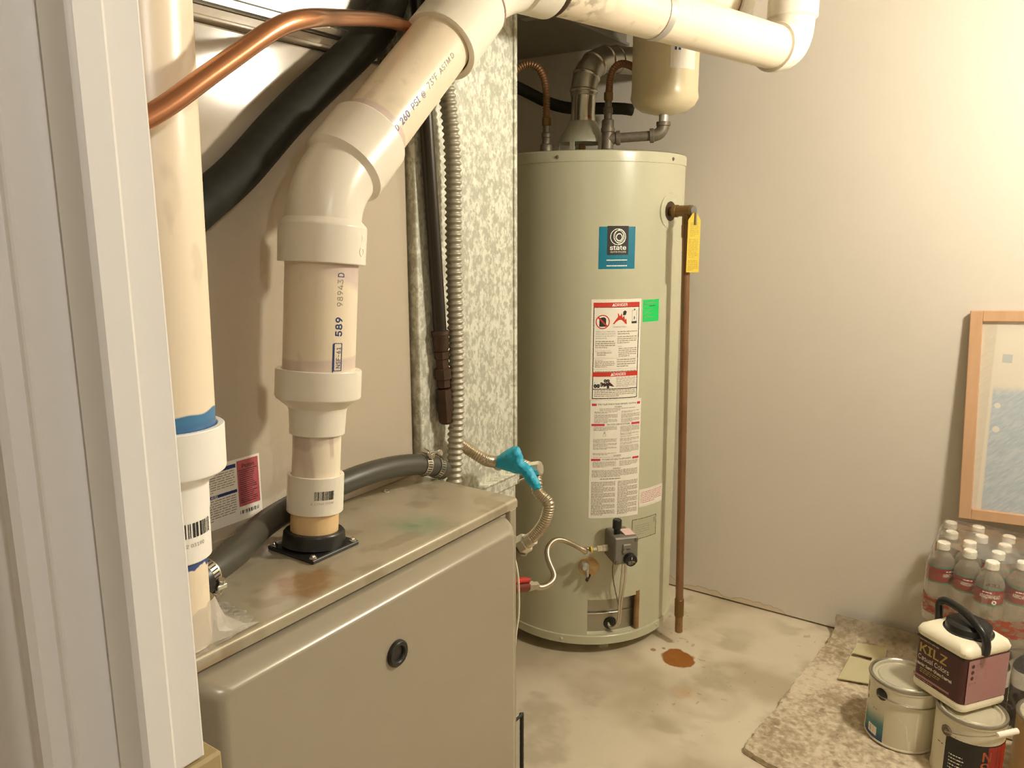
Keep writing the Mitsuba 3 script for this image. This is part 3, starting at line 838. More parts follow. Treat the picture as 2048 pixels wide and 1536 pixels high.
part(ip, 'reducer', lathe([(0.030, -0.028), (0.0352, -0.028), (0.0352, -0.004), (0.037, 0.0), (0.0515, 0.0105), (0.0522, 0.013), (0.0522, 0.0525), (0.0515, 0.0535), (0.0465, 0.0535), (0.044, 0.05)], 64, ai(0.987), ia), FIT_WHITE, 32)
part(ip, 'upper_pipe', cyl(ai(1.02), ai(2.11), 0.04445, 64), PVC_LEFT, 40)
m = pillow([(0.372, 0.632, 0.8225), (0.40, 0.6295, 0.823), (0.452, 0.633, 0.823), (0.472, 0.645, 0.824), (0.478, 0.70, 0.824), (0.465, 0.722, 0.824), (0.43, 0.71, 0.83), (0.395, 0.715, 0.834), (0.362, 0.70, 0.83)], 0.003, (0, 0, 1), 0.005, 40, 0.005, 3)
tag('plastic_wrap', 'crumpled clear plastic sheet round the foot of the intake pipe', 'plastic wrap')
part('plastic_wrap', 'sheet', m, WRAP, False)
cone = []
for k in range(26):
    a = 2 * math.pi * k / 26
    r_ = 0.0312 + 0.004 * rng.random()
    cone.append((a, r_))
V, F = [], []
for z, kk in ((0.8225, 2.0), (0.8275, 1.6), (0.836, 1.28), (0.849, 1.10), (0.862, 1.0)):
    for k, (a, r_) in enumerate(cone):
        rr_ = r_ * (1 + (kk - 1) * (0.6 + 0.8 * rng.random()))
        c = ai(z)
        V.append((c[0] + rr_ * math.cos(a), max(c[1] + rr_ * math.sin(a), 0.6365), max(z + 0.006 * (rng.random() - 0.5), 0.8212)))
for i in range(4):
    for k in range(26):
        a, b = i * 26 + k, i * 26 + (k + 1) % 26
        F += [[a, b, b + 26], [a, b + 26, a + 26]]
scene['m_wrap_neck'] = {**scene['m_film'], 'weight': 0.5}
part('plastic_wrap', 'gathered_neck', trimesh.Trimesh(V, F, process=False), 'm_wrap_neck', False, 'whitish gathered plastic')

# ------------------------------------------------------------------ lines round the furnace
p = spline([(0.4116, 0.8130, 1.1325), (0.4734, 0.8130, 1.1809), (0.5661, 0.8130, 1.2485), (0.6180, 0.8130, 1.2867), (0.6819, 0.8130, 1.3451), (0.7507, 0.8130, 1.4016), (0.8262, 0.8130, 1.4604), (0.8830, 0.8135, 1.5200), (0.9050, 0.8135, 1.6000), (0.9080, 0.8135, 1.7200), (0.9080, 0.8135, 2.0000)], 90)
add('insulated_line', tube(p, 0.0245, 28), FOAM, 40)
tag('insulated_line', 'thick black foam insulated refrigerant line slanting behind the vent pipe', 'insulated pipe')
p = spline([(0.30, 0.60, 1.278), (0.3754, 0.6, 1.3063), (0.4177, 0.6, 1.3353), (0.4643, 0.6, 1.3682), (0.5096, 0.6, 1.3983), (0.5550, 0.611, 1.4155), (0.6184, 0.65, 1.4342), (0.682, 0.685, 1.4513), (0.7815, 0.734, 1.4760), (0.850, 0.768, 1.4900), (0.886, 0.782, 1.4950)], 110)
add('copper_line', tube(p, 0.0088, 20), COPPER, 40)
tag('copper_line', 'thin bright copper tube crossing in front of the intake pipe', 'copper pipe')
p = spline([(0.455, 0.715, 0.853), (0.4799, 0.722, 0.8555), (0.53, 0.745, 0.8545), (0.575, 0.775, 0.853), (0.63, 0.795, 0.856), (0.695, 0.795, 0.864), (0.7512, 0.79, 0.870), (0.8332, 0.79, 0.8672), (0.901, 0.79, 0.8545), (0.935, 0.79, 0.843), (0.96, 0.795, 0.83)], 90)
tag('drain_hose', 'dark grey rubber drain hose lying across the furnace top behind the vent pipe', 'hose')
part('drain_hose', 'hose', tube(p, 0.0165, 28), RUBBER, 40)


def clamp(at_, dirn, r, ref):
    B = basis(dirn, ref)
    k = part('drain_hose', 'clamp', lathe([(r, -0.0065), (r + 0.0012, -0.0065), (r + 0.0012, 0.0065), (r, 0.0065)], 36, at_, dirn), STEEL, 30, 'ribbed steel hose clamp')
    c = np.asarray(at_) + B[:, 0] * (r + 0.004)
    part(k, 'screw', cat([cyl(c - B[:, 1] * 0.010, c + B[:, 1] * 0.008, 0.0042, 14, 0.0008), cyl(c + B[:, 1] * 0.008, c + B[:, 1] * 0.013, 0.0056, 8, 0.0008), box(-0.006, 0.006, -0.006, 0.006, -0.003, 0.003, 0.001).apply_translation(c)]), STEEL, 30)
    sl = [place(box(-0.0012, 0.0004, -0.0007, 0.0007, -0.0042, 0.0042), np.asarray(at_) + (r + 0.0012) * (B[:, 0] * math.cos(a) + B[:, 1] * math.sin(a)), dirn, B[:, 0] * math.cos(a) + B[:, 1] * math.sin(a)) for a in np.arange(0, 2 * math.pi, 0.22)]
    part(k, 'slots', cat(sl), INK)


clamp(p[3], p[5] - p[1], 0.0168, (0.2, -0.9, -0.5))
clamp(p[-14], p[-12] - p[-16], 0.0168, (0.1, -0.3, 1.0))
clamp(p[-7], p[-5] - p[-9], 0.0168, (0.1, 0.3, 1.0))
part('drain_hose', 'socket', cyl(p[0] - nz(p[4] - p[0]) * 0.03, p[2], 0.0205, 28, 0.002), BLACK, 35, 'black rubber socket')

# flexible metal conduit
add('flexible_conduit', corrugated([(0.9850, 0.8000, 2.1000), (0.9850, 0.8000, 1.5800), (0.9953, 0.8000, 1.4338), (1.0075, 0.8000, 1.3389), (1.0072, 0.8000, 1.1846), (1.0095, 0.8000, 1.0221), (1.0062, 0.8000, 0.8956), (0.9984, 0.8000, 0.8016), (0.9950, 0.8000, 0.7000), (0.9900, 0.8000, 0.6000)], 0.0124, 0.0100, 0.0016, 22, 8), CONDUIT, 60)
tag('flexible_conduit', 'ribbed grey flexible metal conduit hanging in front of the return duct', 'conduit')

# black gas pipe with fittings
g = 'gas_pipe'
tag(g, 'thin black iron gas pipe with rusty fittings in front of the return duct', 'gas pipe')
gm, gb = np.array([0.9845, 0.813, 1.0561]), np.array([0.9965, 0.8105, 0.868])
g1 = np.array([0.9619, 0.8135, 1.3806]); gdir = nz(gm - g1)
part(g, 'pipe', cyl(g1 - gdir * 0.66, gm, 0.0107, 24), BLACK_IRON, 40)
hh = nz(gb - gm)
part(g, 'coupling', lathe([(0.0107, 0), (0.0145, 0.001), (0.0148, 0.006), (0.0135, 0.008), (0.0135, 0.020), (0.0125, 0.030), (0.0105, 0.034)], 12, gm, hh), RUSTY, 35)
part(g, 'union', lathe([(0.009, 0), (0.0125, 0.001), (0.0125, 0.012), (0.0105, 0.014), (0.0105, 0.028), (0.0145, 0.030), (0.0150, 0.046), (0.0118, 0.048), (0.0118, 0.06), (0.009, 0.062)], 8, gm + hh * 0.034, hh), RUSTY, 25)
part(g, 'valve', lathe([(0.009, 0), (0.0135, 0.001), (0.0135, 0.014), (0.0152, 0.02), (0.0152, 0.036), (0.0128, 0.042), (0.0128, 0.056), (0.0105, 0.06)], 8, gm + hh * 0.097, hh), RUSTY, 25)
vh = gm + hh * 0.125
part(g, 'valve_handle', cat([lathe([(0.0085, -0.002), (0.0145, -0.003), (0.0165, 0.0), (0.0145, 0.003), (0.0085, 0.002)], 20, (1.0210, 0.807, 0.951), (0.55, -0.8, 0.1)), cyl((1.0, 0.810, 0.951), (1.021, 0.807, 0.951), 0.004, 10)]), RED_PAINT, 40, 'red valve handle')

# corrugated gas connector with blue tape
gc = 'gas_connector'
tag(gc, 'corrugated metal gas connector with blue tape looping over the furnace corner', 'gas hose')
P1 = [(1.006, 0.808, 0.868), (1.030, 0.800, 0.8510), (1.040, 0.790, 0.840), (1.050, 0.776, 0.829), (1.075, 0.775, 0.818), (1.098, 0.774, 0.8105)]
part(gc, 'flex_tube', corrugated(P1, 0.0098, 0.0042, 0.0008, 20, 6), FLEX, 60)
part(gc, 'nut', cyl((1.094, 0.773, 0.8115), (1.112, 0.770, 0.806), 0.0118, 6, 0.001), NICKEL, 20)
part(gc, 'ring', lathe([(0.010, -0.002), (0.0135, -0.001), (0.0135, 0.001), (0.010, 0.002), (0.010, -0.002)], 24, (1.091, 0.773, 0.812), (1, 0, -0.3)), NICKEL, 40)
P2 = [(1.112, 0.765, 0.805), (1.122, 0.735, 0.805), (1.112, 0.712, 0.797), (1.102, 0.700, 0.785), (1.100, 0.698, 0.773), (1.102, 0.690, 0.763), (1.1035, 0.678, 0.754), (1.1025, 0.6775, 0.738), (1.10, 0.685, 0.715), (1.10, 0.702, 0.691), (1.10, 0.7145, 0.677)]
part(gc, 'flex_tube', corrugated(P2, 0.0098, 0.0042, 0.0008, 20, 6), FLEX, 60)
e0, e1 = np.array([1.10, 0.7145, 0.677]), np.array([1.09, 0.775, 0.630])
ed = nz(e1 - e0)
part(gc, 'nut', cat([cyl(e0 - ed * 0.010, e0 + ed * 0.006, 0.0125, 24, 0.001), cyl(e0 + ed * 0.004, e0 + ed * 0.021, 0.0175, 6, 0.0015)]), NICKEL, 25, 'bright hexagon nut')
part(gc, 'iron_fitting', lathe([(0.010, 0), (0.0195, 0.001), (0.0205, 0.004), (0.0205, 0.010), (0.0175, 0.012), (0.0175, 0.036), (0.0205, 0.038), (0.0205, 0.046), (0.0150, 0.05), (0.0150, 0.085)], 28, e0 + ed * 0.021, ed), IRON, 35, 'grey iron pipe fitting')
q = e0 + ed * 0.100
part(gc, 'iron_pipe', tube(np.vstack([[q], bend(q, q + ed * 0.022, q + ed * 0.022 + np.array([-0.03, 0.0, 0.0]), 10), [[0.936, q[1] + ed[1] * 0.022, q[2] + ed[2] * 0.022]]]), 0.0135, 20), IRON, 40)


TP = [(1.085, 0.7822, 0.8063), (1.085, 0.7843, 0.8151), (1.085, 0.7605, 0.8346), (1.085, 0.7393, 0.8488), (1.085, 0.7279, 0.8506), (1.085, 0.7217, 0.8427), (1.085, 0.7155, 0.8259), (1.085, 0.7012, 0.8176), (1.085, 0.691, 0.8043), (1.085, 0.6838, 0.7941), (1.085, 0.6808, 0.7831), (1.085, 0.6949, 0.7777), (1.085, 0.7051, 0.7874), (1.085, 0.7206, 0.8017), (1.085, 0.7447, 0.8019), (1.085, 0.766, 0.8036)]
TP = np.array(TP); TPC = TP.mean(0)
part(gc, 'tape', pillow(TP, 0.0115, (-0.98, -0.18, 0.05), 0.008, 50, 0.002, 5), TAPE, 55, 'crumpled bright blue tape')
part(gc, 'valve_body', cyl((1.102, 0.722, 0.805), (1.108, 0.695, 0.812), 0.013, 8, 0.002), NICKEL, 30, 'pale metal end showing beside the tape')

# white cable along the furnace side, metal box at its foot
add('white_cable', tube(spline([(0.952, 0.66, 0.775), (0.949, 0.650, 0.735), (0.9505, 0.640, 0.70), (0.953, 0.638, 0.66), (0.952, 0.638, 0.62), (0.948, 0.640, 0.59), (0.946, 0.645, 0.45), (0.95, 0.66, 0.2)], 60), 0.0019, 10), CABLE, 40)
tag('white_cable', 'thin white cable hanging down the right side of the furnace', 'cable')
tag('filter_cover', 'grey metal cover with black edge beside the foot of the furnace', 'metal cover')
part('filter_cover', 'panel', box(0.94, 1.053, 0.700, 0.79, 0.0, 0.366, 0.004), ZINC)
part('filter_cover', 'edge_strip', cat([box(0.94, 1.058, 0.696, 0.701, 0.364, 0.370, 0.002), box(1.052, 1.058, 0.696, 0.705, 0.0, 0.368, 0.002)]), BLACK)

# ------------------------------------------------------------------ water heater
HC, HR, HZ0, HZ1 = np.array([2.077, 1.141]), 0.27, 0.036, 1.4155
wh = 'water_heater'
tag(wh, 'tall sage green gas water heater standing by the wall', 'water heater')


def hp(deg, z, r=HR):
    a = math.radians(deg)
    return np.array([HC[0] + r * math.cos(a), HC[1] + r * math.sin(a), z])


def hd(deg):
    a = math.radians(deg)
    return np.array([math.cos(a), math.sin(a), 0.0])


def cylsheet(deg0, deg1, z0, z1, r, n=40):
    a = np.radians(np.linspace(deg0, deg1, n))
    v = np.array([[HC[0] + r * math.cos(t), HC[1] + r * math.sin(t), z] for t in a for z in (z0, z1)])
    f = []
    for k in range(n - 1):
        q = 2 * k
        f += [[q, q + 2, q + 3], [q, q + 3, q + 1]]
    return trimesh.Trimesh(v, f, process=False)


O0, O1, OZ0, OZ1 = 211.6, 246.2, 0.066, 0.174
jk = [cylsheet(0, 360, OZ1, 1.386, HR, 121), cylsheet(O1, 360 + O0, 0.06, OZ1, HR, 110), cylsheet(O0, O1, 0.06, OZ0, HR, 12)]
jk.append(trimesh.Trimesh([hp(a, z, r) for a in (O0, O1) for z in (OZ0, OZ1) for r in (HR, HR - 0.02)], [[0, 1, 3], [0, 3, 2], [4, 5, 7], [4, 7, 6]], process=False))
for z in (OZ0, OZ1):
    a = np.linspace(O0, O1, 12)
    jk.append(trimesh.Trimesh([hp(t, z, r) for t in a for r in (HR, HR - 0.02)], sum([[[2 * k, 2 * k + 2, 2 * k + 3], [2 * k, 2 * k + 3, 2 * k + 1]] for k in range(11)], []), process=False))
part(wh, 'jacket', cat(jk), HEATER, 30)
part(wh, 'lid', lathe([(0, HZ1), (HR - 0.004, HZ1), (HR + 0.0012, HZ1 - 0.003), (HR + 0.0022, HZ1 - 0.006), (HR + 0.0022, 1.3865), (HR + 0.0005, 1.3855), (HR - 0.002, 1.3855)], 120, (HC[0], HC[1], 0)), HEATER, 30)
part(wh, 'skirt', lathe([(HR - 0.004, 0.0625), (HR + 0.003, 0.0625), (HR + 0.0045, 0.061), (HR + 0.0045, 0.0375), (HR + 0.003, 0.0362), (HR - 0.01, 0.036), (0, 0.037)], 120, (HC[0], HC[1], 0)), HEATER, 30)
for a in (150, 225, 300):
    part(wh, 'leg', cyl(hp(a, 0.0, HR - 0.055), hp(a, 0.038, HR - 0.055), 0.018, 16), HEATER)
for a in (190.5, 262.6):
    q = hp(a, 1.398, HR + 0.0022)
    part(wh, 'screw', lathe([(0, 0.003), (0.003, 0.0027), (0.0045, 0.001), (0.0048, -0.001)], 12, q, hd(a)), IRON, 40)
for a, z in ((196, 0.050), (262, 0.052)):
    part(wh, 'screw', lathe([(0, 0.003), (0.003, 0.0027), (0.0045, 0.001), (0.0048, -0.001)], 12, hp(a, z, HR + 0.0045), hd(a)), HEATER, 40)


def hlabel(name, a0, a1, z0, z1, mtl, label):
    k = f'{wh}__{name}'
    mid = (a0 + a1) / 2
    Wl = on_cyl((HC[0], HC[1], 0), (0, 0, 1), hd(mid), HR)
    w = math.radians(a1 - a0) * HR / 2
    add(k, sheet(Wl, -w, w, z0, z1, 0.0005, 20, 2), mtl)
    labels[k] = {'label': label}
    return k, Print(lambda u, v, h: Wl(np.asarray(u) - w, np.asarray(v) + z0, np.asarray(h) + 0.0003)), 2 * w, z1 - z0


# brand plate: teal with a black square and rings
k, P, w, h = hlabel('brand_label', 214.2, 235.3, 1.112, 1.2215, TEAL, 'teal and black maker label with a ring emblem')
P.rect(w * 0.22, h * 0.335, w * 0.80, h * 1.015, INK, 0.0007)
cx, cy = w * 0.51, h * 0.76
P.ring(cx, cy, 0.0195, 0.0215, WHITE_INK, 0.0010)
P.ring(cx + 0.0015, cy + 0.001, 0.0145, 0.0165, WHITE_INK, 0.0010, squash=0.85)
P.ring(cx + 0.003, cy - 0.001, 0.0075, 0.0105, WHITE_INK, 0.0010, squash=0.9)
P.ring(cx + 0.0042, cy + 0.0005, 0.0175, 0.0188, WHITE_INK, 0.0010, squash=0.72)
P.text('state', w * 0.51, h * 0.455, 0.0115, WHITE_INK, width=0.046, align='c', bold=True, h=0.0010)
P.text('WATER HEATERS', w * 0.52, h * 0.385, 0.0045, WHITE_INK, width=0.043, align='c', h=0.0010)
P.rect(w * 0.21, h * 0.20, w * 0.78, h * 0.222, WHITE_INK); P.rect(w * 0.21, h * 0.065, w * 0.78, h * 0.087, WHITE_INK)
P.text('CENSIBLE', w * 0.495, h * 0.115, 0.0072, INK_BLUE, width=w * 0.55, align='c')
P.emit(k)
# danger label
k, P, w, h = hlabel('danger_label', 210.7, 240.6, 0.7595, 1.0325, PAPER, 'white danger label with red bars and black frame')
b = 0.006
P.frame(b, h - 0.207, w - b, h - 0.020, 0.0022, INK); P.frame(b, 0.003, w - b, h - 0.205, 0.0022, INK)
P.rect(b, 0.029, w - b, 0.0312, INK)
for y0 in (h - 0.021, h - 0.2085):
    P.rect(b, y0, w - b, y0 + 0.0125, RED, 0.0008)
    P.text('DANGER', w * 0.57, y0 + 0.0025, 0.0078, WHITE_INK, width=0.036, align='c', bold=True, h=0.0012)
    P.poly([(w * 0.39, y0 + 0.002), (w * 0.45, y0 + 0.002), (w * 0.42, y0 + 0.0105)], WHITE_INK, 0.0012)
cx, cy = 0.031, h - 0.060
P.poly([(cx - 0.009, cy - 0.013), (cx + 0.009, cy - 0.013), (cx + 0.009, cy + 0.008), (cx + 0.004, cy + 0.013), (cx - 0.009, cy + 0.010)], INK)
P.ring(cx, cy, 0.0165, 0.0190, RED, 0.0008)
P.poly([(cx - 0.0145, cy + 0.0115), (cx - 0.0115, cy + 0.0145), (cx + 0.0145, cy - 0.0115), (cx + 0.0115, cy - 0.0145)], RED, 0.0008)
P.poly([(0.058, h - 0.066), (0.098, h - 0.066), (0.096, h - 0.052), (0.092, h - 0.056), (0.090, h - 0.044), (0.085, h - 0.050), (0.083, h - 0.038), (0.078, h - 0.046), (0.072, h - 0.036), (0.072, h - 0.048), (0.066, h - 0.055)], RED)
P.poly([(0.086, h - 0.043), (0.094, h - 0.043), (0.097, h - 0.034), (0.092, h - 0.030), (0.087, h - 0.033)], INK)
P.frame(0.113, h - 0.062, 0.127, h - 0.030, 0.0007, INK); P.rect(0.112, h - 0.066, 0.128, h - 0.060, INK); P.rect(0.118, h - 0.030, 0.122, h - 0.027, INK)
P.rect(0.1185, h - 0.055, 0.1215, h - 0.047, INK)
P.text('Flammable Vapors', 0.078, h - 0.0755, 0.0038, INK, width=0.040, align='c')
u0, um, u1 = 0.012, w * 0.51, w - 0.011
V1 = h - 0.082
for i, s in enumerate(['Vapors from flammable', 'liquids will explode and', 'catch fire causing death or', 'severe burns.']):
    P.text(s, u0, V1 - 0.0058 * (i + 1), 0.0033, INK_GREY, width=[0.054, 0.054, 0.056, 0.032][i], bold=True)
P.lines(u0, um - 0.006, h - 0.132, h - 0.110, 4, INK_GREY, 0.5, 11)
P.text('Keep flammable products:', u0, h - 0.140, 0.0030, INK_GREY, width=0.045)
P.lines(u0 + 0.005, um - 0.015, h - 0.152, h - 0.141, 2, INK_GREY, 0.5, 12)
P.lines(um, u1, h - 0.096, h - 0.084, 2, INK_GREY, 0.5, 13)
P.lines(um, u1, h - 0.120, h - 0.098, 4, INK_GREY, 0.5, 14)
P.text('Vapors:', um, h - 0.128, 0.0030, INK_GREY)
P.lines(um + 0.004, u1, h - 0.156, h - 0.130, 5, INK_GREY, 0.5, 15)
P.rect(u0 - 0.004, h - 0.1585, u1 + 0.002, h - 0.158, INK_GREY); P.rect(u0 - 0.004, h - 0.1885, u1 + 0.002, h - 0.188, INK_GREY)
P.text('WARNING:', u0, h - 0.165, 0.0030, INK_GREY)
P.lines(u0, um - 0.006, h - 0.184, h - 0.166, 4, INK_GREY, 0.5, 16)
P.lines(um, u1, h - 0.184, h - 0.160, 4, INK_GREY, 0.5, 17)
P.lines(u0, u1, h - 0.2045, h - 0.192, 2, INK_GREY, 0.5, 18)
# faucet over a hand
fy = h - 0.230
P.rect(0.030, fy - 0.003, 0.052, fy + 0.004, INK); P.poly([(0.045, fy + 0.004), (0.052, fy + 0.004), (0.052, fy - 0.011), (0.046, fy - 0.011)], INK)
for cx in (0.014, 0.022):
    P.ring(cx, fy - 0.004, 0.001, 0.0055, INK, squash=0.8)
for cx in (0.041, 0.049):
    P.ring(cx, fy + 0.010, 0.001, 0.0042, INK)
P.ring(0.031, fy, 0.004, 0.0062, INK, squash=0.7)
P.poly([(0.034, 0.037), (0.066, 0.037), (0.056, 0.047), (0.050, 0.052), (0.050, 0.046), (0.041, 0.052), (0.044, 0.045), (0.033, 0.047), (0.041, 0.042)], MAROON)
P.poly([(0.010, 0.048), (0.058, 0.059), (0.058, 0.0597), (0.010, 0.0487)], INK_GREY)
P.lines(um, u1, 0.034, h - 0.2105, 10, INK_GREY, 0.4, 20)
P.lines(u0, u1, 0.008, 0.028, 4, INK_GREY, 0.5, 21)
P.emit(k)
# lighting instructions
k, P, w, h = hlabel('instruction_label', 211.2, 242.6, 0.421, 0.7585, PAPER, 'long white instruction label with red headings')
P.rect(0.004, h - 0.015, 0.017, h - 0.0085, MAGENTA, 0.0008); P.rect(w - 0.014, h - 0.015, w - 0.004, h - 0.0085, MAGENTA, 0.0008)
P.text('FOR YOUR SAFETY READ BEFORE LIGHTING', 0.020, h - 0.0135, 0.0042, INK, width=w - 0.037, bold=True)
P.text('WARNING', w * 0.52, h - 0.0205, 0.0033, INK, align='c', bold=True)
P.lines(0.025, w - 0.02, h - 0.030, h - 0.022, 2, INK_GREY, 0.5, 31)
cols = ((0.009, w * 0.51), (w * 0.57, w - 0.004))
for (a, b_), sd in zip(cols, (41, 51)):
    for i, (y1, y0, n) in enumerate([(0.031, 0.037, 2), (0.039, 0.052, 5), (0.053, 0.064, 4)]):
        P.lines(a + 0.002, b_, h - y0, h - y1, n, INK_GREY, 0.55, sd + i)
P.rect(0.004, h - 0.0715, 0.040, h - 0.0655, MAGENTA, 0.0008); P.rect(w - 0.030, h - 0.0715, w - 0.004, h - 0.0655, MAGENTA, 0.0008)
P.text('LIGHTING INSTRUCTIONS', 0.044, h - 0.0705, 0.0042, INK, width=w - 0.078, bold=True)
for y1, y0, n in ((0.073, 0.086, 5), (0.108, 0.120, 5), (0.121, 0.130, 3), (0.131, 0.139, 3), (0.148, 0.155, 2)):
    P.lines(0.009, w * 0.51, h - y0, h - y1, n, INK_GREY, 0.55, int(y1 * 3000))
P.ring(0.040, h - 0.097, 0.0035, 0.0045, INK_GREY); P.poly([(0.037, h - 0.092), (0.043, h - 0.092), (0.040, h - 0.087)], INK_GREY)
for y1, y0, n in ((0.074, 0.091, 7), (0.093, 0.100, 3), (0.102, 0.106, 2), (0.108, 0.118, 4), (0.120, 0.127, 3), (0.129, 0.150, 9)):
    P.lines(w * 0.57, w - 0.004, h - y0, h - y1, n, INK_GREY, 0.55, int(y1 * 3000) + 7)
P.text('WARNING', w * 0.52, h - 0.1585, 0.0033, INK, align='c', bold=True)
P.lines(0.009, w - 0.006, h - 0.162, h - 0.1595, 1, INK_GREY, 0.55, 61)
P.rect(0.004, h - 0.1705, 0.030, h - 0.1645, MAGENTA, 0.0008); P.rect(w - 0.024, h - 0.1705, w - 0.004, h - 0.1645, MAGENTA, 0.0008)
P.text('TO TURN OFF GAS TO APPLIANCE', 0.033, h - 0.1695, 0.0042, INK, width=w - 0.061, bold=True)
P.lines(0.009, w * 0.5, h - 0.190, h - 0.173, 6, INK_GREY, 0.55, 62); P.lines(w * 0.57, w - 0.006, h - 0.188, h - 0.173, 5, INK_GREY, 0.55, 63)
P.text('WARNING', w * 0.52, h - 0.1955, 0.0033, INK, align='c', bold=True)
P.lines(0.007, w - 0.006, h - 0.219, h - 0.1975, 7, INK_GREY, 0.6, 64)
P.lines(0.030, w - 0.02, h - 0.2255, h - 0.2215, 1, INK, 0.5, 65)
for (a, b_), sd in zip(((0.006, w * 0.5), (w * 0.545, w - 0.004)), (71, 81)):
    for i in range(6):
        P.lines(a, b_, 0.008 + i * 0.0165, 0.0240 + i * 0.0165, 5, INK_GREY, 0.62, sd + i, 0.5)
P.emit(k)
k, P, w, h = hlabel('green_sticker', 241.9, 254.2, 0.9685, 1.0282, GREEN, 'bright green sticker')
P.lines(0.006, w - 0.008, 0.042, 0.055, 2, INK_GREY, 0.3, 91); P.text('Service', w * 0.55, 0.0415, 0.004, INK, align='c', bold=True)
for i in range(3):
    P.lines(0.004, w - 0.02, 0.006 + i * 0.010, 0.016 + i * 0.010, 2, INK_GREY, 0.2, 93 + i)
P.emit(k)
k, P, w, h = hlabel('small_label', 243.4, 264.6, 0.4400, 0.4920, PAPER, 'small white paper label tilted on the jacket')
P.frame(0.003, 0.003, w - 0.003, h - 0.003, 0.0005, INK_GREY); P.lines(0.006, w - 0.006, 0.010, h - 0.006, 7, PINK, 0.35, 97)
P.emit(k)
k, P, w, h = hlabel('rating_plate', 238.7, 258.6, 0.345, 0.4060, PLATE, 'olive rating plate with dark outline')
P.frame(0.0, 0.0, w, h, 0.0012, INK, 0.0006); P.lines(0.012, w - 0.03, 0.012, 0.045, 5, INK_GREY, 0.25, 98); P.rect(w - 0.012, h - 0.022, w - 0.006, h - 0.008, INK_GREY)
P.emit(k)
# opening over the burner
ob = part(wh, 'burner_chamber', cat([cylsheet(O0 - 4, O1 + 4, 0.04, 0.2, HR - 0.02, 24), cylsheet(O0 - 4, O1 + 4, 0.121, 0.126, HR - 0.0165, 24)]), STEEL_DULL, 30, 'dull silver inner plate in the opening')
part(ob, 'seam_rod', tube([hp(a, 0.1245, HR - 0.014) for a in np.linspace(O0, 234, 16)], 0.0028, 10), STEEL, 40)
part(ob, 'round_hole', cat([lathe([(0, 0.003), (0.017, 0.003), (0.019, 0.0005), (0.020, -0.003)], 28, hp(227.2, 0.090, HR - 0.02), hd(227.2))]), BLACK, 40)
part(wh, 'rusty_edge', tube([hp(244.7, z, HR - 0.004) for z in (0.068, 0.1, 0.14, 0.185)], 0.008, 10), ORANGE_RUST, 40, 'rusty brown folded edge of the opening')
# drain valve
dv = part(wh, 'drain_valve', lathe([(0.0, 0.010), (0.014, 0.012), (0.022, 0.010), (0.0275, 0.004), (0.029, 0.0), (0.029, -0.004)], 36, hp(211.8, 0.276, HR), hd(211.8)), OXIDE, 60, 'orange crusted drain valve')
c = hp(209.5, 0.285, HR + 0.012)
part(dv, 'spigot', cat([lathe([(0.0, 0.03), (0.006, 0.03), (0.010, 0.024), (0.013, 0.006), (0.014, 0.0)], 10, c, hd(209) + np.array([0, 0, 0.15])), box(-0.004, 0.004, -0.004, 0.004, -0.016, 0.016, 0.002).apply_translation(hp(211, 0.266, HR + 0.018))]), ZINC, 30)
part(dv, 'screw', cyl(hp(212.5, 0.256, HR + 0.006), hp(210.6, 0.247, HR + 0.030), 0.0045, 10, 0.001), RUSTY, 30)
# gas control valve
ga = 227.6
gx, gy = np.array([-hd(ga)[1], hd(ga)[0], 0]), hd(ga)      # gx runs to the right seen from in front


def gbox(a0, a1, r0_, r1_, z0, z1, bv=0.003):
    m = box(a0, a1, r0_, r1_, z0, z1, bv)
    M = np.eye(4); M[:3, 0] = gx; M[:3, 1] = gy; M[:3, 3] = [HC[0], HC[1], 0]
    m.apply_transform(M)
    if np.linalg.det(M[:3, :3]) < 0: m.invert()
    return m


gp = lambda a, r, z: np.array([HC[0], HC[1], z]) + gx * a + gy * r
gv = part(wh, 'gas_valve', cat([gbox(-0.030, 0.032, HR - 0.005, HR + 0.062, 0.312, 0.392, 0.005), gbox(-0.034, 0.034, HR + 0.058, HR + 0.088, 0.318, 0.396, 0.004), gbox(-0.012, 0.012, HR + 0.085, HR + 0.093, 0.362, 0.378, 0.003)]), GREY_CAST, 20, 'grey cast gas control valve')
for a, z in ((-0.027, 0.326), (0.028, 0.388), (0.028, 0.326)):
    part(gv, 'screw', lathe([(0, 0.004), (0.004, 0.0035), (0.005, 0)], 10, gp(a, HR + 0.088, z), gy), IRON, 30)
part(gv, 'boss', lathe([(0, 0.007), (0.006, 0.006), (0.0075, 0)], 16, gp(-0.006, HR + 0.088, 0.358), gy), GREY_CAST, 30)
kn = part(gv, 'temperature_knob', lathe([(0, 0.018), (0.012, 0.0175), (0.0165, 0.015), (0.0175, 0.0)], 28, gp(0.009, HR + 0.088, 0.334), gy), BLACK, 30, 'round black temperature knob')
Wk = on_plane(gp(0.009, HR + 0.1063, 0.334), gx, (0, 0, 1))
P = Print(Wk); P.rect(-0.0006, 0.004, 0.0006, 0.012, WHITE_INK); P.lines(-0.010, 0.011, -0.010, 0.001, 3, INK_GREY, 0.5, 5); P.emit(kn)
part(gv, 'control_knob', cat([cyl(gp(-0.014, HR + 0.05, 0.392), gp(-0.014, HR + 0.05, 0.410), 0.009, 20), cyl(gp(-0.014, HR + 0.05, 0.408), gp(-0.014, HR + 0.05, 0.435), 0.0125, 12, 0.002)]), BLACK, 30, 'black control knob on top')
part(gv, 'paper_tag', gbox(0.000, 0.030, HR + 0.030, HR + 0.075, 0.3965, 0.398, 0.0003), MAUVE_PALE, False, 'small pale pink paper tag')
tb = []
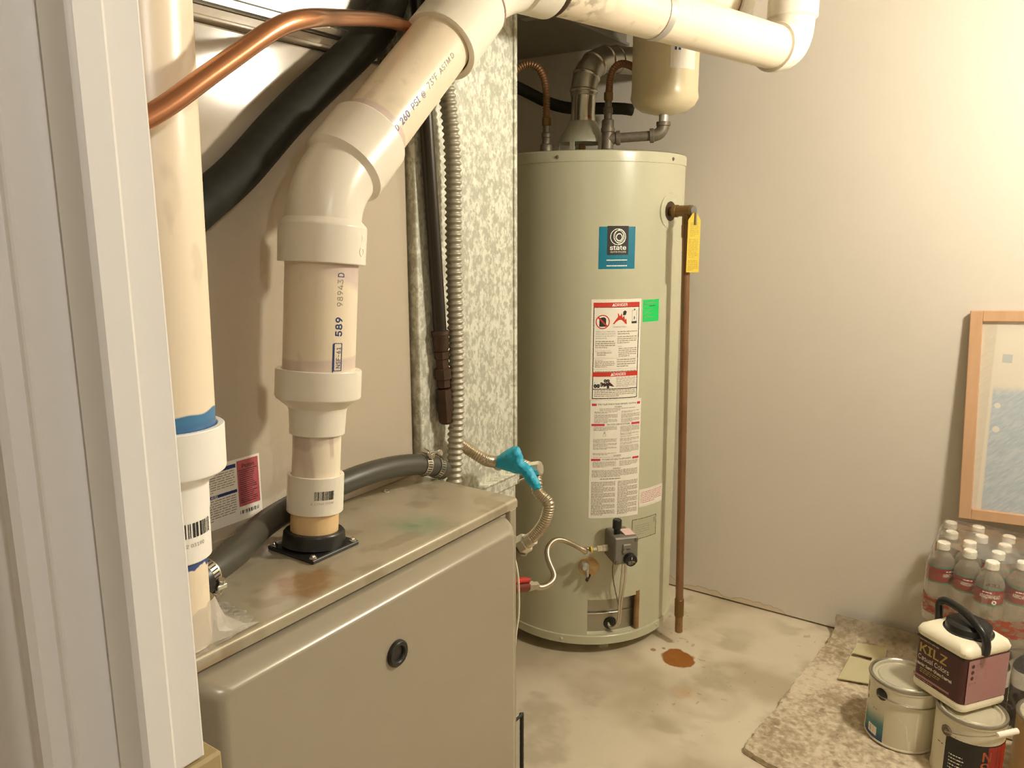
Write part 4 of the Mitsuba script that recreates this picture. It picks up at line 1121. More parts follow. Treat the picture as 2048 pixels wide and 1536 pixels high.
for a0, dx in ((0.004, 0.0), (0.010, 0.004)):
    tb.append(tube(spline([gp(a0, HR + 0.055, 0.32), gp(a0 + dx, HR + 0.045, 0.24), gp(a0 + 0.004, HR + 0.025, 0.16), gp(a0 + 0.004, HR + 0.010, 0.10), gp(a0 - 0.008, HR - 0.004, 0.083), gp(-0.008, HR - 0.018, 0.092)], 40), 0.0032, 10))
part(gv, 'burner_tube', cat(tb), NICKEL, 40)
part(gv, 'burner_tube', tube(spline([gp(-0.022, HR + 0.055, 0.318), gp(-0.020, HR + 0.045, 0.26), gp(0.002, HR + 0.03, 0.18), gp(0.014, HR + 0.012, 0.12), gp(0.004, HR, 0.085), gp(-0.006, HR - 0.018, 0.090)], 40), 0.0016, 8), IRON, 40)
# draft hood
VC = np.array([2.063, 1.1605])
hdp = part(wh, 'draft_hood', lathe([(0.0355, 1.517), (0.0385, 1.516), (0.044, 1.505), (0.054, 1.490), (0.064, 1.473), (0.0685, 1.462), (0.0690, 1.456), (0.067, 1.456), (0.062, 1.472), (0.042, 1.503), (0.0345, 1.515)], 56, (VC[0], VC[1], 0)), HOOD, 40, 'flared green grey draft hood')
for a in (184, 256, 328, 40, 112):
    aa = math.radians(a)
    q = np.array([VC[0] + 0.0672 * math.cos(aa), VC[1] + 0.0672 * math.sin(aa)])
    m = box(-0.0012, 0.0012, -0.0075, 0.0075, HZ1, 1.462, 0.0008)
    m.apply_transform(trimesh.transformations.rotation_matrix(aa, (0, 0, 1))); m.apply_translation((q[0], q[1], 0))
    part(hdp, 'leg', m, HOOD)
part(hdp, 'baffle', lathe([(0.0, 1.455), (0.010, 1.455), (0.009, 1.42), (0.045, 1.4165), (0.045, 1.4155)], 24, (VC[0], VC[1], 0)), ORANGE_RUST, 40)

# flue pipe
fp = 'flue_pipe'
tag(fp, 'silver metal flue pipe with a segmented elbow above the water heater', 'flue pipe')
f0 = np.array([VC[0], VC[1], 1.512]); f1 = np.array([2.070, 1.163, 1.588])
part(fp, 'collar', lathe([(0.0342, 0), (0.0352, 0), (0.0352, 0.012), (0.0345, 0.0125), (0.0345, 0.072), (0.0362, 0.074), (0.0362, 0.077), (0.034, 0.077)], 48, f0, f1 - f0), STEEL, 30)
part(fp + '__collar', 'screw', lathe([(0, 0.003), (0.003, 0.002), (0.004, 0)], 10, f0 + np.array([-0.017, -0.0305, 0.014]), (-0.5, -0.86, 0)), RED_PAINT, 30)
fpath = spline([f1, (2.074, 1.1625, 1.620), (2.090, 1.159, 1.655), (2.122, 1.151, 1.684), (2.165, 1.140, 1.698), (2.21, 1.130, 1.704)], 60)
part(fp, 'elbow', tube(fpath, 0.0372, 40), STEEL_DULL, 40)
for i in (4, 17, 31, 45, 57):
    dd = nz(fpath[min(i + 1, 59)] - fpath[i - 1])
    part(fp + '__elbow', 'bead', lathe([(0.0370, -0.005), (0.0400, -0.0015), (0.0405, 0.0), (0.0400, 0.0015), (0.0370, 0.005)], 40, fpath[i], dd + np.array([0, 0, 0.12 * (i % 2)])), STEEL, 40)
part(fp, 'end_pipe', cyl(fpath[-2], np.array([2.41, 1.085, 1.72]), 0.0385, 40), STEEL_DULL, 40)

# water connectors
def connector(name, nip, path, label):
    tag(name, label, 'water pipe')
    n0 = np.asarray(nip, float)
    part(name, 'nipple', lathe([(0.0, 0), (0.017, 0), (0.0175, 0.004), (0.0175, 0.030), (0.016, 0.034), (0.0115, 0.036), (0.0115, 0.052), (0.0135, 0.054), (0.0135, 0.064), (0.010, 0.068), (0.010, 0.088)], 14, n0, (0, 0, 1)), IRON, 30)
    q = n0 + np.array([0, 0, 0.085])
    part(name, 'nut', cyl(q, q + np.array([0, 0, 0.022]), 0.0125, 6, 0.001), BRASS, 20)
    pp = np.vstack([q + np.array([0, 0, 0.015]), path])
    part(name, 'flex_tube', corrugated(pp, 0.0095, 0.0075, 0.0011, 18, 6), COPPER_OLD, 60)


connector('water_connector', (1.972, 1.226, HZ1), [(1.976, 1.229, 1.56), (1.979, 1.234, 1.605), (1.972, 1.252, 1.655), (1.956, 1.283, 1.668), (1.935, 1.315, 1.640), (1.91, 1.33, 1.55), (1.90, 1.335, 1.4)], 'copper flexible water connector arching left behind the return duct')
tag('water_connector_001', '', 'water pipe')
tg = np.array([2.037, 1.066, HZ1])
connector('water_connector_001', tg + np.array([0, 0, 0.062]), [(2.055, 1.072, 1.615), (2.066, 1.070, 1.645), (2.090, 1.060, 1.665), (2.125, 1.045, 1.665), (2.16, 1.03, 1.65)], 'copper flexible water connector rising from the iron tee beside the flue')
labels['water_connector_001'] = {'label': 'copper flexible water connector rising from the iron tee beside the flue', 'category': 'water pipe'}
tt = 'tank_pipe'
tag(tt, 'grey iron tee and elbow pipe from the water heater to the expansion tank', 'pipe')
tc = tg + np.array([0, 0, 0.046])
en = np.array([2.094, 0.945, 1.468]); td = nz(en - tc)
part(tt, 'tee', cat([lathe([(0, 0), (0.0165, 0), (0.0165, 0.005), (0.0195, 0.007), (0.0195, 0.017), (0.0165, 0.019), (0.0165, 0.062), (0.0195, 0.064), (0.0195, 0.074), (0.012, 0.076)], 24, tg, up), lathe([(0.016, 0.0), (0.016, 0.022), (0.0195, 0.024), (0.0195, 0.034), (0.012, 0.036)], 24, tc, td)]), IRON, 30)
part(tt, 'nipple', cyl(tc + td * 0.03, en - td * 0.008, 0.0132, 24), IRON, 40)
part(tt, 'elbow', cat([tube(bend(en - td * 0.012, en + td * 0.018, en + td * 0.018 + up * 0.030, 12), 0.0165, 24), lathe([(0.013, -0.001), (0.0195, 0), (0.0195, 0.010), (0.016, 0.012)], 24, en - td * 0.018, td), lathe([(0.016, -0.012), (0.0195, -0.010), (0.0195, 0), (0.013, 0.001)], 24, en + td * 0.018 + up * 0.034, up)]), IRON, 30)
tk = en + td * 0.018
part(tt, 'tank_nipple', cyl(tk + up * 0.03, tk + up * 0.062, 0.0130, 20), ZINC, 40)
# expansion tank
xt = 'expansion_tank'
tag(xt, 'cream expansion tank mounted upright on its pipe by the wall', 'tank')
XTZ = tk[2] + 0.052
TR = 0.089
part(xt, 'shell', lathe([(0.0, 0.0), (0.030, 0.002), (0.062, 0.010), (0.082, 0.024), (0.0915, 0.042), (TR, 0.062), (TR, 0.235), (0.0915, 0.252), (0.080, 0.268), (0.05, 0.28), (0, 0.284)], 64, (tk[0], tk[1], XTZ)), TANK, 40)
k = xt + '__sticker'
W = on_cyl((tk[0], tk[1], XTZ), up, (-0.913, -0.407, 0), TR)
add(k, sheet(W, 0.012, 0.090, 0.106, 0.168, 0.0005, 10, 2), PAPER)
labels[k] = {'label': 'white paper sticker with a blue mark'}
P = Print(W)
P.rect(0.022, 0.150, 0.039, 0.161, BLUE_PRINT, 0.0008); P.lines(0.044, 0.084, 0.142, 0.164, 5, INK_GREY, 0.25, 2); P.lines(0.020, 0.084, 0.124, 0.140, 3, INK_GREY, 0.25, 3)
P.text('Therm', 0.052, 0.157, 0.005, INK, align='c', bold=True)
P.m[INK].pop()
P.lines(0.046, 0.078, 0.110, 0.119, 1, INK, 0.5, 8)
P.emit(k)

# relief valve and discharge pipe
rv = 'relief_pipe'
tag(rv, 'brown copper relief discharge pipe with brass valve down the side of the water heater', 'pipe')
va_ = 262.0
part(wh, 'valve_escutcheon', lathe([(0.024, 0.0006), (0.044, 0.0008), (0.046, 0.0), (0.046, -0.006), (0.024, -0.006)], 48, hp(va_, 1.262, HR + 0.0005), hd(va_)), HEATER, 40, 'round escutcheon plate round the relief valve')
part(wh, 'valve_port', lathe([(0.0, 0.0012), (0.025, 0.0014), (0.0262, 0.0012)], 36, hp(va_, 1.262, HR + 0.0008), hd(va_)), RUSTY, 40, 'dark rusty port')
d_ = hd(va_ - 8)
o_ = hp(va_, 1.262, HR - 0.004)
vb = o_ + d_ * 0.062
part(rv, 'valve', cat([lathe([(0.0, -0.01), (0.012, -0.01), (0.012, 0.018), (0.0165, 0.020), (0.0165, 0.030), (0.0145, 0.032), (0.0145, 0.078), (0.0, 0.080)], 20, o_, d_), cyl(vb - up * 0.044, vb, 0.0125, 20, 0.001)]), BRASS, 30, 'tarnished brass relief valve')
part(rv, 'valve_lever', cat([cyl(vb + d_ * 0.010, vb + d_ * 0.024, 0.0125, 18, 0.002), place(box(-0.004, 0.004, -0.0012, 0.0012, -0.034, 0.0, 0.001), vb + d_ * 0.022 + np.array([-0.008, -0.010, -0.002]))]), GREY_CAST, 30, 'grey metal test lever')
pb = np.array([2.045, 0.800, 0.047])
pt = vb - up * 0.040
pd_ = nz(pb - pt); PL = np.linalg.norm(pb - pt)
part(rv, 'pipe', cyl(pt, pt + pd_ * (PL - 0.09), 0.0112, 24), COPPER_OLD, 40)
part(rv, 'socket', cyl(pt - pd_ * 0.004, pt + pd_ * 0.03, 0.0135, 24, 0.001), COPPER_OLD, 30)
part(rv, 'end_coupling', cyl(pt + pd_ * (PL - 0.105), pt + pd_ * (PL - 0.052), 0.0135, 24, 0.001), BRASS, 30)
part(rv, 'end_pipe', cyl(pt + pd_ * (PL - 0.056), pb, 0.0112, 24, 0.0015), ORANGE_RUST, 40)
tq = vb + np.array([-0.020, -0.020, -0.012])
tu, tv = nz(np.array([0.60, -0.80, 0.0])), nz(np.array([-0.03, 0.0, 1.0]))
W = on_plane(tq + tu * -0.004, tu, tv)
tp = np.array([(-0.006, -0.148), (0.028, -0.148), (0.029, -0.012), (0.018, 0.006), (0.008, 0.006), (-0.004, -0.012)])
mm = trimesh.creation.extrude_polygon(Polygon(tp), 0.0008, engine='earcut')
k = rv + '__tag'
VV = np.asarray(mm.vertices)
add(k, trimesh.Trimesh(W(VV[:, 0], VV[:, 1], VV[:, 2]), mm.faces, process=False), YELLOW)
labels[k] = {'label': 'yellow warning tag'}
P = Print(W)
P.lines(0.002, 0.024, -0.055, -0.018, 8, YELLOW_INK, 0.5, 5)
P.lines(-0.001, 0.024, -0.110, -0.060, 12, YELLOW_INK, 0.5, 6)
P.lines(-0.002, 0.024, -0.144, -0.116, 6, YELLOW_INK, 0.6, 7)
for a in P.m.values():
    for m in a: m.vertices = np.asarray(m.vertices) + [0, 0, 0.0006]
P.emit(k)

# gas line of the heater
hg = 'heater_gas_line'
tag(hg, 'thin curled corrugated gas line with red cock feeding the water heater valve', 'gas hose')
gin = gp(-0.034, HR + 0.045, 0.352)
path = [gin - gx * 0.045, gin - gx * 0.068 + up * 0.002]
zs = [(1165, 1100, 1.885), (1145, 1088, 1.87), (1120, 1080, 1.85), (1103, 1085, 1.82), (1095, 1100, 1.79), (1098, 1125, 1.74), (1107, 1148, 1.70), (1106, 1164, 1.66), (1090, 1174, 1.62), (1072, 1168, 1.58)]
for ppx in [(1.5563, 0.8576, 0.4633), (1.5341, 0.8733, 0.4821), (1.5031, 0.8892, 0.5), (1.4662, 0.8901, 0.5054), (1.4347, 0.8819, 0.5003), (1.3919, 0.8512, 0.4941), (1.3615, 0.8206, 0.4862), (1.3258, 0.8031, 0.4871), (1.2818, 0.7964, 0.4942), (1.2410, 0.7898, 0.5150)]:
    path.append(ppx)
GPATH = path
part(hg, 'flex_tube', corrugated(path, 0.0058, 0.0034, 0.0006, 14, 6), FLEX, 60)
part(hg, 'nut', cat([cyl(gin - gx * 0.004, gin - gx * 0.020, 0.010, 6, 0.001), cyl(gin - gx * 0.018, gin - gx * 0.036, 0.0088, 6, 0.001), cyl(gin - gx * 0.03, gin - gx * 0.048, 0.0052, 14)]), NICKEL, 20)
part(hg, 'clip', lathe([(0.0058, -0.003), (0.0085, -0.002), (0.0085, 0.002), (0.0058, 0.003)], 16, gin - gx * 0.052, gx), YELLOW, 40, 'small yellow clip')
gl = np.array([1.2410, 0.7898, 0.5150])
gld = nz(np.array([-0.85, 0.10, 0.25]))
part(hg, 'nut', cat([cyl(gl - gld * 0.004, gl + gld * 0.012, 0.0085, 6, 0.001), cyl(gl + gld * 0.012, gl + gld * 0.028, 0.0105, 6, 0.001)]), NICKEL, 20)
q = gl + gld * 0.028
part(hg, 'cock_body', cyl(q, q + gld * 0.10, 0.0105, 16, 0.002), DARK_RED, 30, 'dark red gas cock')
q2 = q + gld * 0.09
part(hg, 'iron_pipe', tube(np.vstack([[q2], bend(q2, q2 + gld * 0.03, q2 + gld * 0.03 + np.array([-0.03, 0.0, 0.0]), 10), [[0.936, q2[1] + gld[1] * 0.03, q2[2] + gld[2] * 0.03]]]), 0.0107, 20), IRON, 40)
part(hg, 'cock_handle', place(box(-0.005, 0.004, -0.008, 0.008, -0.004, 0.050, 0.003), q + up * 0.015, gld, (0, 0, 1)), RED_PAINT, 30, 'red cock handle')

# dark hose behind the heater top
add('dark_hose', tube(spline([(2.02, 1.60, 1.70), (2.10, 1.414, 1.640), (2.15, 1.345, 1.600), (2.19, 1.290, 1.580), (2.25, 1.21, 1.578), (2.32, 1.13, 1.575)], 40), 0.0175, 16), FOAM, 40)
tag('dark_hose', 'dark insulated line dipping behind the flue pipe above the water heater', 'insulated pipe')

# ------------------------------------------------------------------ right-hand corner
# carpet remnant curling up the wall
nx, ny = 190, 230
U, Vv = np.meshgrid(np.linspace(0, 1, nx), np.linspace(0, 1, ny), indexing='ij')
yl = 0.483 - 0.055 * U                                        # left edge
y = yl - Vv * 1.25
x0_ = 1.672 - 0.30 * (0.483 - y)
x0_ = np.maximum(x0_, 1.35)
x = x0_ + U * (2.392 - x0_)
n1 = meshkit.fbm(np.stack([x * 5, y * 5, x * 0], -1), 4, 3)
rag = (meshkit.fbm(np.stack([x * 45, y * 45, x * 0 + 2], -1), 3, 4) - 0.5) * 0.022
x = x + rag * (1 - U) ** 4
y = y + (meshkit.fbm(np.stack([x * 45, y * 45, x * 0 + 5], -1), 3, 6) - 0.5) * 0.016 * (1 - Vv) ** 8
z = 0.008 + 0.010 * n1 + 0.004 * meshkit.fbm(np.stack([x * 60, y * 60, x * 0], -1), 3, 9)
s = np.clip((x - 2.325) / 0.067, 0, 1)
z = z + 0.050 * s ** 1.6
x = np.where(s > 0.0, x - 0.010 * s ** 2, x)
top = np.stack([x, y, z], -1).reshape(-1, 3)
bot = np.stack([x, y, np.minimum(z - 0.006, np.where(s > 0, z - 0.012, 0.001))], -1).reshape(-1, 3)
i, j = np.meshgrid(np.arange(nx - 1), np.arange(ny - 1), indexing='ij')
q = np.stack([i * ny + j, (i + 1) * ny + j, (i + 1) * ny + j + 1, i * ny + j + 1], -1).reshape(-1, 4)
f = np.vstack([q[:, [0, 1, 2]], q[:, [0, 2, 3]]])
N = nx * ny
rim = np.r_[np.arange(nx) * ny, (nx - 1) * ny + np.arange(1, ny), np.arange(nx - 2, -1, -1) * ny + ny - 1, np.arange(ny - 2, 0, -1)]
r2 = np.roll(rim, -1)
f = np.vstack([f[:, ::-1], f + N, np.stack([rim, r2, r2 + N], 1), np.stack([rim, r2 + N, rim + N], 1)])
add('carpet_remnant', trimesh.Trimesh(np.vstack([top, bot]), f, process=False), CARPET, 50)
tag('carpet_remnant', 'ragged beige carpet remnant on the concrete, its far end turned up the wall', 'carpet')
# cardboard with a hand slot
cb = [np.array(p_) for p_ in ((2.092, 0.362), (2.098, 0.268), (2.320, 0.292), (2.306, 0.356))]
base, ax = np.array([2.092, 0.362, 0.0215]), nz(np.array([0.214, -0.006, 0.004]))
ay = nz(np.array([0.02, -0.1, 0.0]))
pl = Polygon([(0, 0), (0.006, 0.104), (0.224, 0.078), (0.216, 0.0)])
slot = Polygon([(0.136, 0.006), (0.148, 0.006), (0.143, 0.050), (0.130, 0.050)]).buffer(0.005)
mm = trimesh.creation.extrude_polygon(pl.difference(slot), 0.003, engine='earcut')
VV = np.asarray(mm.vertices)
W = on_plane(base, ax, ay)
m = trimesh.Trimesh(base + VV[:, :1] * ax + VV[:, 1:2] * ay + VV[:, 2:] * np.array([0, 0, 1.0]), mm.faces, process=False)
add('cardboard_flap', m, CARDBOARD)
tag('cardboard_flap', 'pale yellowish cardboard flap with a hand slot lying on the carpet', 'cardboard')

# framed quilt picture leaning on the wall
fr = 'picture_frame'
tag(fr, 'light wooden frame with a pale blue quilt print leaning on the wall', 'picture')
fb, ft = np.array([2.330, 0.1391, 0.4542]), np.array([2.388, 0.1691, 1.0033])
vv, uu = nz(ft - fb), np.array([0.0, -1.0, 0.0])
uu = nz(uu - vv * (uu @ vv)); ww = np.cross(uu, vv)
FH, FW, FT = np.linalg.norm(ft - fb), 0.70, 0.022


def fbox(u0, u1, v0, v1, w0, w1, bv=0.002):
    m = box(u0, u1, v0, v1, w0, w1, bv)
    M = np.eye(4); M[:3, 0], M[:3, 1], M[:3, 2], M[:3, 3] = uu, vv, ww, fb
    m.apply_transform(M)
    return m


part(fr, 'rail', fbox(0.0, 0.029, 0, FH, -0.012, 0.008), OAK)
part(fr, 'rail', fbox(FW - 0.029, FW, 0, FH, -0.012, 0.008), OAK)
part(fr, 'rail', fbox(0.0285, FW - 0.0285, 0, 0.029, -0.012, 0.0075), OAK)
part(fr, 'rail', fbox(0.0285, FW - 0.0285, FH - 0.029, FH, -0.012, 0.0075), OAK)
part(fr, 'print', fbox(0.02, FW - 0.02, 0.02, FH - 0.02, -0.011, -0.006, 0.0), QUILT, False, 'pale quilt print in beige and blue')
part(fr, 'glazing', fbox(0.026, FW - 0.026, 0.026, FH - 0.026, -0.0025, -0.0015, 0.0), CLEAR)
# bottled water: upper pack
def bottle_profile(H=0.203):
    p_ = [(0.0, 0.004), (0.020, 0.0), (0.029, 0.003), (0.0312, 0.008), (0.0312, 0.028), (0.0296, 0.031), (0.0312, 0.034), (0.0312, 0.050), (0.0296, 0.053), (0.0312, 0.056), (0.0312, 0.072), (0.0296, 0.075), (0.0312, 0.078), (0.0312, 0.098),
          (0.0303, 0.100), (0.0303, 0.148), (0.0300, 0.152), (0.026, 0.162), (0.019, 0.172), (0.0135, 0.179), (0.0125, 0.184), (0.0125, H - 0.004)]
    return p_


BP = mikit.ply(lathe(bottle_profile(), 28), BOTTLE, smooth=40)
CP = mikit.ply(lathe([(0.0, 0.203), (0.0135, 0.203), (0.0148, 0.2015), (0.0150, 0.186), (0.0140, 0.1855), (0.0130, 0.1855)], 24), CAP, smooth=35)
LP = mikit.ply(lathe([(0.0306, 0.103), (0.0308, 0.103), (0.0308, 0.1425), (0.0306, 0.1425)], 28), BOTTLE_RED, smooth=40)
EP = mikit.ply(lathe([(0.0306, 0.1425), (0.0308, 0.1425), (0.0308, 0.1470), (0.0306, 0.1470)], 28), BOTTLE_GREEN, smooth=40)
GP_ = mikit.ply(lathe([(0.0309, 0.1030), (0.0310, 0.1030), (0.0310, 0.107), (0.0309, 0.107)], 28), BOTTLE_GREEN, smooth=40)
DP = mikit.ply(lathe(bottle_profile(), 28), DARK_BOTTLE, smooth=40)
WP = mikit.ply(lathe([(0.0306, 0.104), (0.0309, 0.104), (0.0309, 0.146), (0.0306, 0.146)], 28), PAPER, smooth=40)
TPm = []
Wb = on_cyl((0, 0, 0), (0, 0, 1), (-1, 0, 0), 0.0309)
P = Print(Wb)
P.text('ARROWHEAD', 0.0, 0.122, 0.0085, WHITE_INK, width=0.044, align='c', bold=True)
P.lines(-0.016, 0.016, 0.133, 0.139, 1, WHITE_INK, 0.5, 3)
P.ring(0.010, 0.113, 0.002, 0.0055, WHITE_INK)
mmm = cat(P.m[WHITE_INK]); V = np.asarray(mmm.vertices)
TPm = mikit.ply(trimesh.Trimesh(Wb(V[:, 0], V[:, 1], V[:, 2]), mmm.faces, process=False), WHITE_INK)
ZP = 0.2430
spots = [(x_ - 0.018, y_ - 0.001) for x_, y_ in [(2.324, 0.147), (2.327, 0.098), (2.248, 0.145), (2.255, 0.075), (2.295, 0.021), (2.158, 0.149), (2.199, 0.099), (2.148, 0.090), (2.218, 0.031), (2.164, 0.034), (2.092, 0.045), (2.137, -0.006), (2.225, -0.035), (2.31, -0.05)]]
sp_ = np.array(spots)
for it in range(400):                                         # no two bottles overlap
    d = sp_[:, None] - sp_[None]; L = np.linalg.norm(d, axis=-1) + np.eye(len(sp_))
    push = np.where((L < 0.0632)[..., None], d / L[..., None] * (0.0634 - L)[..., None] * 0.5, 0)
    sp_ = sp_ + push.sum(1) * 0.5 + (np.array(spots) - sp_) * 0.01
    sp_[:, 0] = np.minimum(sp_[:, 0], 2.325)
names = ['rearmost clear water bottle at the left corner of the upper pack', 'second clear water bottle in the rear row below the picture frame', 'clear water bottle second from the rear at the left edge of the upper pack',
         'clear water bottle in the middle of the upper pack below the frame', 'rear water bottle nearest the right edge below the frame', 'water bottle at the left front corner of the upper pack',
         'clear water bottle in the middle of the upper pack behind the red label', 'front water bottle with the readable red label left of the jug handle', 'water bottle behind the two front ones at the right',
         'water bottle just behind the nearest front bottle', 'nearest water bottle, at the point of the upper pack above the jug', 'front water bottle at the right edge of the picture',
         'water bottle cut by the right edge in the second row', 'water bottle at the right edge behind the others']
for k, (x_, y_) in enumerate(sp_):
    nm = numbered('water_bottle__body')[:-6] if False else ('water_bottle' if k == 0 else f'water_bottle_{k:03d}')
    tw = T().translate([float(x_), float(y_), ZP]).rotate([0, 0, 1], float(np.degrees([0.5, 0.2, 0.9, 0.1, 0.2, -0.9, 0.2, 0.35, 0.1, 0.3, 0.25, 0.2, 0, 0][k])))
    tw = T().translate([float(x_), float(y_), ZP]).rotate([0, 0, 1], [30, 12, 50, 5, 12, 55, 12, 18, 6, 18, 6, 12, 0, 0][k])
    scene[nm + '__body'] = {**BP, 'to_world': tw}
    scene[nm + '__cap'] = {**CP, 'to_world': tw}
    scene[nm + '__label'] = {**LP, 'to_world': tw}
    scene[nm + '__label__top_edge'] = {**EP, 'to_world': tw}
    scene[nm + '__label__foot_edge'] = {**GP_, 'to_world': tw}
    scene[nm + '__label__print'] = {**TPm, 'to_world': tw}
    tag(nm, names[k], 'water bottle', 'water bottles in the upper pack')
from scipy.spatial import ConvexHull


def film_mesh(pts, zs_, seed, sag=0.006):
    ring = []
    for x_, y_ in pts:
        for a in np.arange(0, 2 * np.pi, np.pi / 8):
            for z_, r_ in zs_:
                ring.append((x_ + r_ * math.cos(a), y_ + r_ * math.sin(a), z_))
    m_ = trimesh.convex.convex_hull(np.array(ring))
    V_, F_ = trimesh.remesh.subdivide_to_size(m_.vertices, m_.faces, 0.012)
    m_ = trimesh.Trimesh(V_, F_); m_.merge_vertices()
    n_ = meshkit.fbm(np.asarray(m_.vertices) * 45, 3, seed) - 0.35
    m_.vertices = m_.vertices + m_.vertex_normals * (n_ * sag * np.clip((m_.vertices[:, 2:3] - zs_[0][0]) / 0.02, 0, 1).ravel())[:, None]
    return m_


tag('shrink_wrap', 'clear shrink wrap with a red printed band round the upper pack of water', 'shrink wrap')
part('shrink_wrap', 'film', film_mesh(sp_, [(ZP - 0.001, 0.0325), (ZP + 0.14, 0.0335), (ZP + 0.2045, 0.0165)], 4), FILM, 60)
hull = trimesh.convex.convex_hull(np.array([(x_ + 0.035 * math.cos(a), y_ + 0.035 * math.sin(a), z_) for x_, y_ in sp_ for a in np.arange(0, 6.28, 0.3) for z_ in (0.0, 1.0)]))
sec = hull.section(plane_origin=(0, 0, 0.5), plane_normal=(0, 0, 1)).discrete[0][:, :2]
L = np.r_[0, np.cumsum(np.linalg.norm(np.diff(sec, axis=0), axis=1))]
tq_ = np.linspace(0, L[-1], 160)
sx, sy = np.interp(tq_, L, sec[:, 0]), np.interp(tq_, L, sec[:, 1])
V, F = [], []
for k in range(160):
    wv = meshkit.fbm(np.array([[sx[k] * 18, sy[k] * 18, 3.0]]), 3, 5)[0] - 0.5
    for z_ in (ZP + 0.022, ZP + 0.066 + wv * 0.03):
        V.append((sx[k], sy[k], z_))
for k in range(159):
    F += [[2 * k, 2 * k + 2, 2 * k + 3], [2 * k, 2 * k + 3, 2 * k + 1]]
scene['m_band'] = {'type': 'blendbsdf', 'weight': proc(lambda p_, n_, uv_: 0.25 + 0.65 * smoothstep(0.42, 0.58, fbm(p_.x * 55, p_.y * 55, p_.z * 90, 3))),
                   'a': {'type': 'thindielectric', 'int_ior': 1.5}, 'b': {'type': 'twosided', 'bsdf': {'type': 'roughplastic', 'diffuse_reflectance': rgb(0.40, 0.07, 0.03), 'alpha': 0.2}}}
part('shrink_wrap', 'printed_band', trimesh.Trimesh(V, F, process=False), 'm_band', False, 'red printed band low on the film')
# lower pack
low = [(2.158, 0.132), (2.122, 0.074), (2.092, 0.012), (2.115, -0.052), (2.187, 0.074), (2.157, 0.010), (2.226, 0.132), (2.090, -0.112)]
lows = ['dark bottle under the left front corner of the upper water pack', 'dark bottle in the lower pack behind the jug handle', 'dark bottle with a white label just right of the jug', 'dark bottle with a white label at the right edge of the picture',
        'dark bottle behind the jug in the second row of the lower pack', 'dark bottle in the second row of the lower pack at the right', 'clear bottle in the lower pack nearest the wall at the left', 'dark bottle of the lower pack cut by the right edge']
for k, (x_, y_) in enumerate(low):
    nm = 'soda_bottle' if k == 0 else f'soda_bottle_{k:03d}'
    tw = T().translate([x_, y_, 0.0325])
    scene[nm + '__body'] = {**(BP if k in (0, 6) else DP), 'to_world': tw}
    scene[nm + '__cap'] = {**(CP), 'to_world': tw}
    scene[nm + '__label'] = {**WP, 'to_world': tw}
    tag(nm, lows[k] if k else 'clear bottle under the left front corner of the upper water pack', 'bottle', 'bottles in the lower pack')
add('bottle_tray', box(2.055, 2.262, -0.14, 0.166, 0.0185, 0.032, 0.002), CARDBOARD)
tag('bottle_tray', 'shallow cardboard tray under the lower pack of bottles', 'tray')
tag('shrink_wrap_001', 'clear shrink wrap round the lower pack of dark bottles behind the jug', 'shrink wrap')
part('shrink_wrap_001', 'film', film_mesh(low, [(0.0325, 0.0325), (0.172, 0.0335), (0.2355, 0.0165)], 7, 0.004), FILM, 60)

# ------------------------------------------------------------------ paint cans and jug
CH = 0.175


def paint_can(name, c, R, body, lid, label):
    tag(name, label, 'paint can')
    z0 = 0.018
    part(name, 'body', lathe([(0, z0), (R - 0.003, z0), (R, z0 + 0.002), (R, z0 + 0.005), (R - 0.0015, z0 + 0.007), (R - 0.0015, CH - 0.012), (R, CH - 0.010), (R, CH - 0.006)], 72, (c[0], c[1], 0)), body, 30)
    part(name, 'rim', lathe([(R, CH - 0.007), (R + 0.0012, CH - 0.004), (R, CH - 0.0005), (R - 0.004, CH), (R - 0.0065, CH - 0.003), (R - 0.008, CH - 0.0035)], 72, (c[0], c[1], 0)), STEEL_DULL, 40)
    part(name, 'lid', lathe([(0, CH - 0.0045), (R - 0.022, CH - 0.0045), (R - 0.019, CH - 0.0075), (R - 0.0145, CH - 0.0075), (R - 0.012, CH - 0.002), (R - 0.0085, CH - 0.0015), (R - 0.007, CH - 0.0035)], 72, (c[0], c[1], 0)), lid, 30)


C1, C2, C3, R1, R2 = np.array([1.933, 0.187]), np.array([1.870, 0.044]), np.array([1.935, -0.115]), 0.0785, 0.0705
paint_can('paint_can', C1, R1, CAN_LABEL, CAN_LID, 'pale paint can with round black spot and blue green label corner')
k = 'paint_can'
Wc = on_cyl((C1[0], C1[1], 0), up, (-0.98, 0.19, 0), R1 - 0.0015)
P = Print(Wc)
scene['m_fade'] = {'type': 'twosided', 'bsdf': {'type': 'principled', 'roughness': 0.3, 'base_color': proc(lambda p_, n_, uv_: mix(mix((0.02, 0.06, 0.17), (0.05, 0.20, 0.22), smoothstep(0.025, 0.055, p_.z)), (0.60, 0.57, 0.46), smoothstep(0.06, 0.105, p_.z)))}}
P.rect(-0.080, 0.024, -0.014, 0.110, 'm_fade', 0.0003)
P.poly([(0.004, 0.122), (0.060, 0.122), (0.060, 0.026), (0.044, 0.024), (0.034, 0.085), (0.020, 0.098)], CAN_PALE, 0.0003)
P.rect(-0.058, 0.033, -0.030, 0.055, PAPER, 0.0006); P.barcode(-0.054, 0.036, -0.040, 0.052, INK_GREY, 4)
P.rect(-0.046, 0.098, -0.034, 0.101, INK_GREY)
P.rect(-0.080, 0.125, -0.072, 0.152, INK_GREY); P.rect(-0.076, 0.108, -0.070, 0.116, MAROON)
P.emit(k)
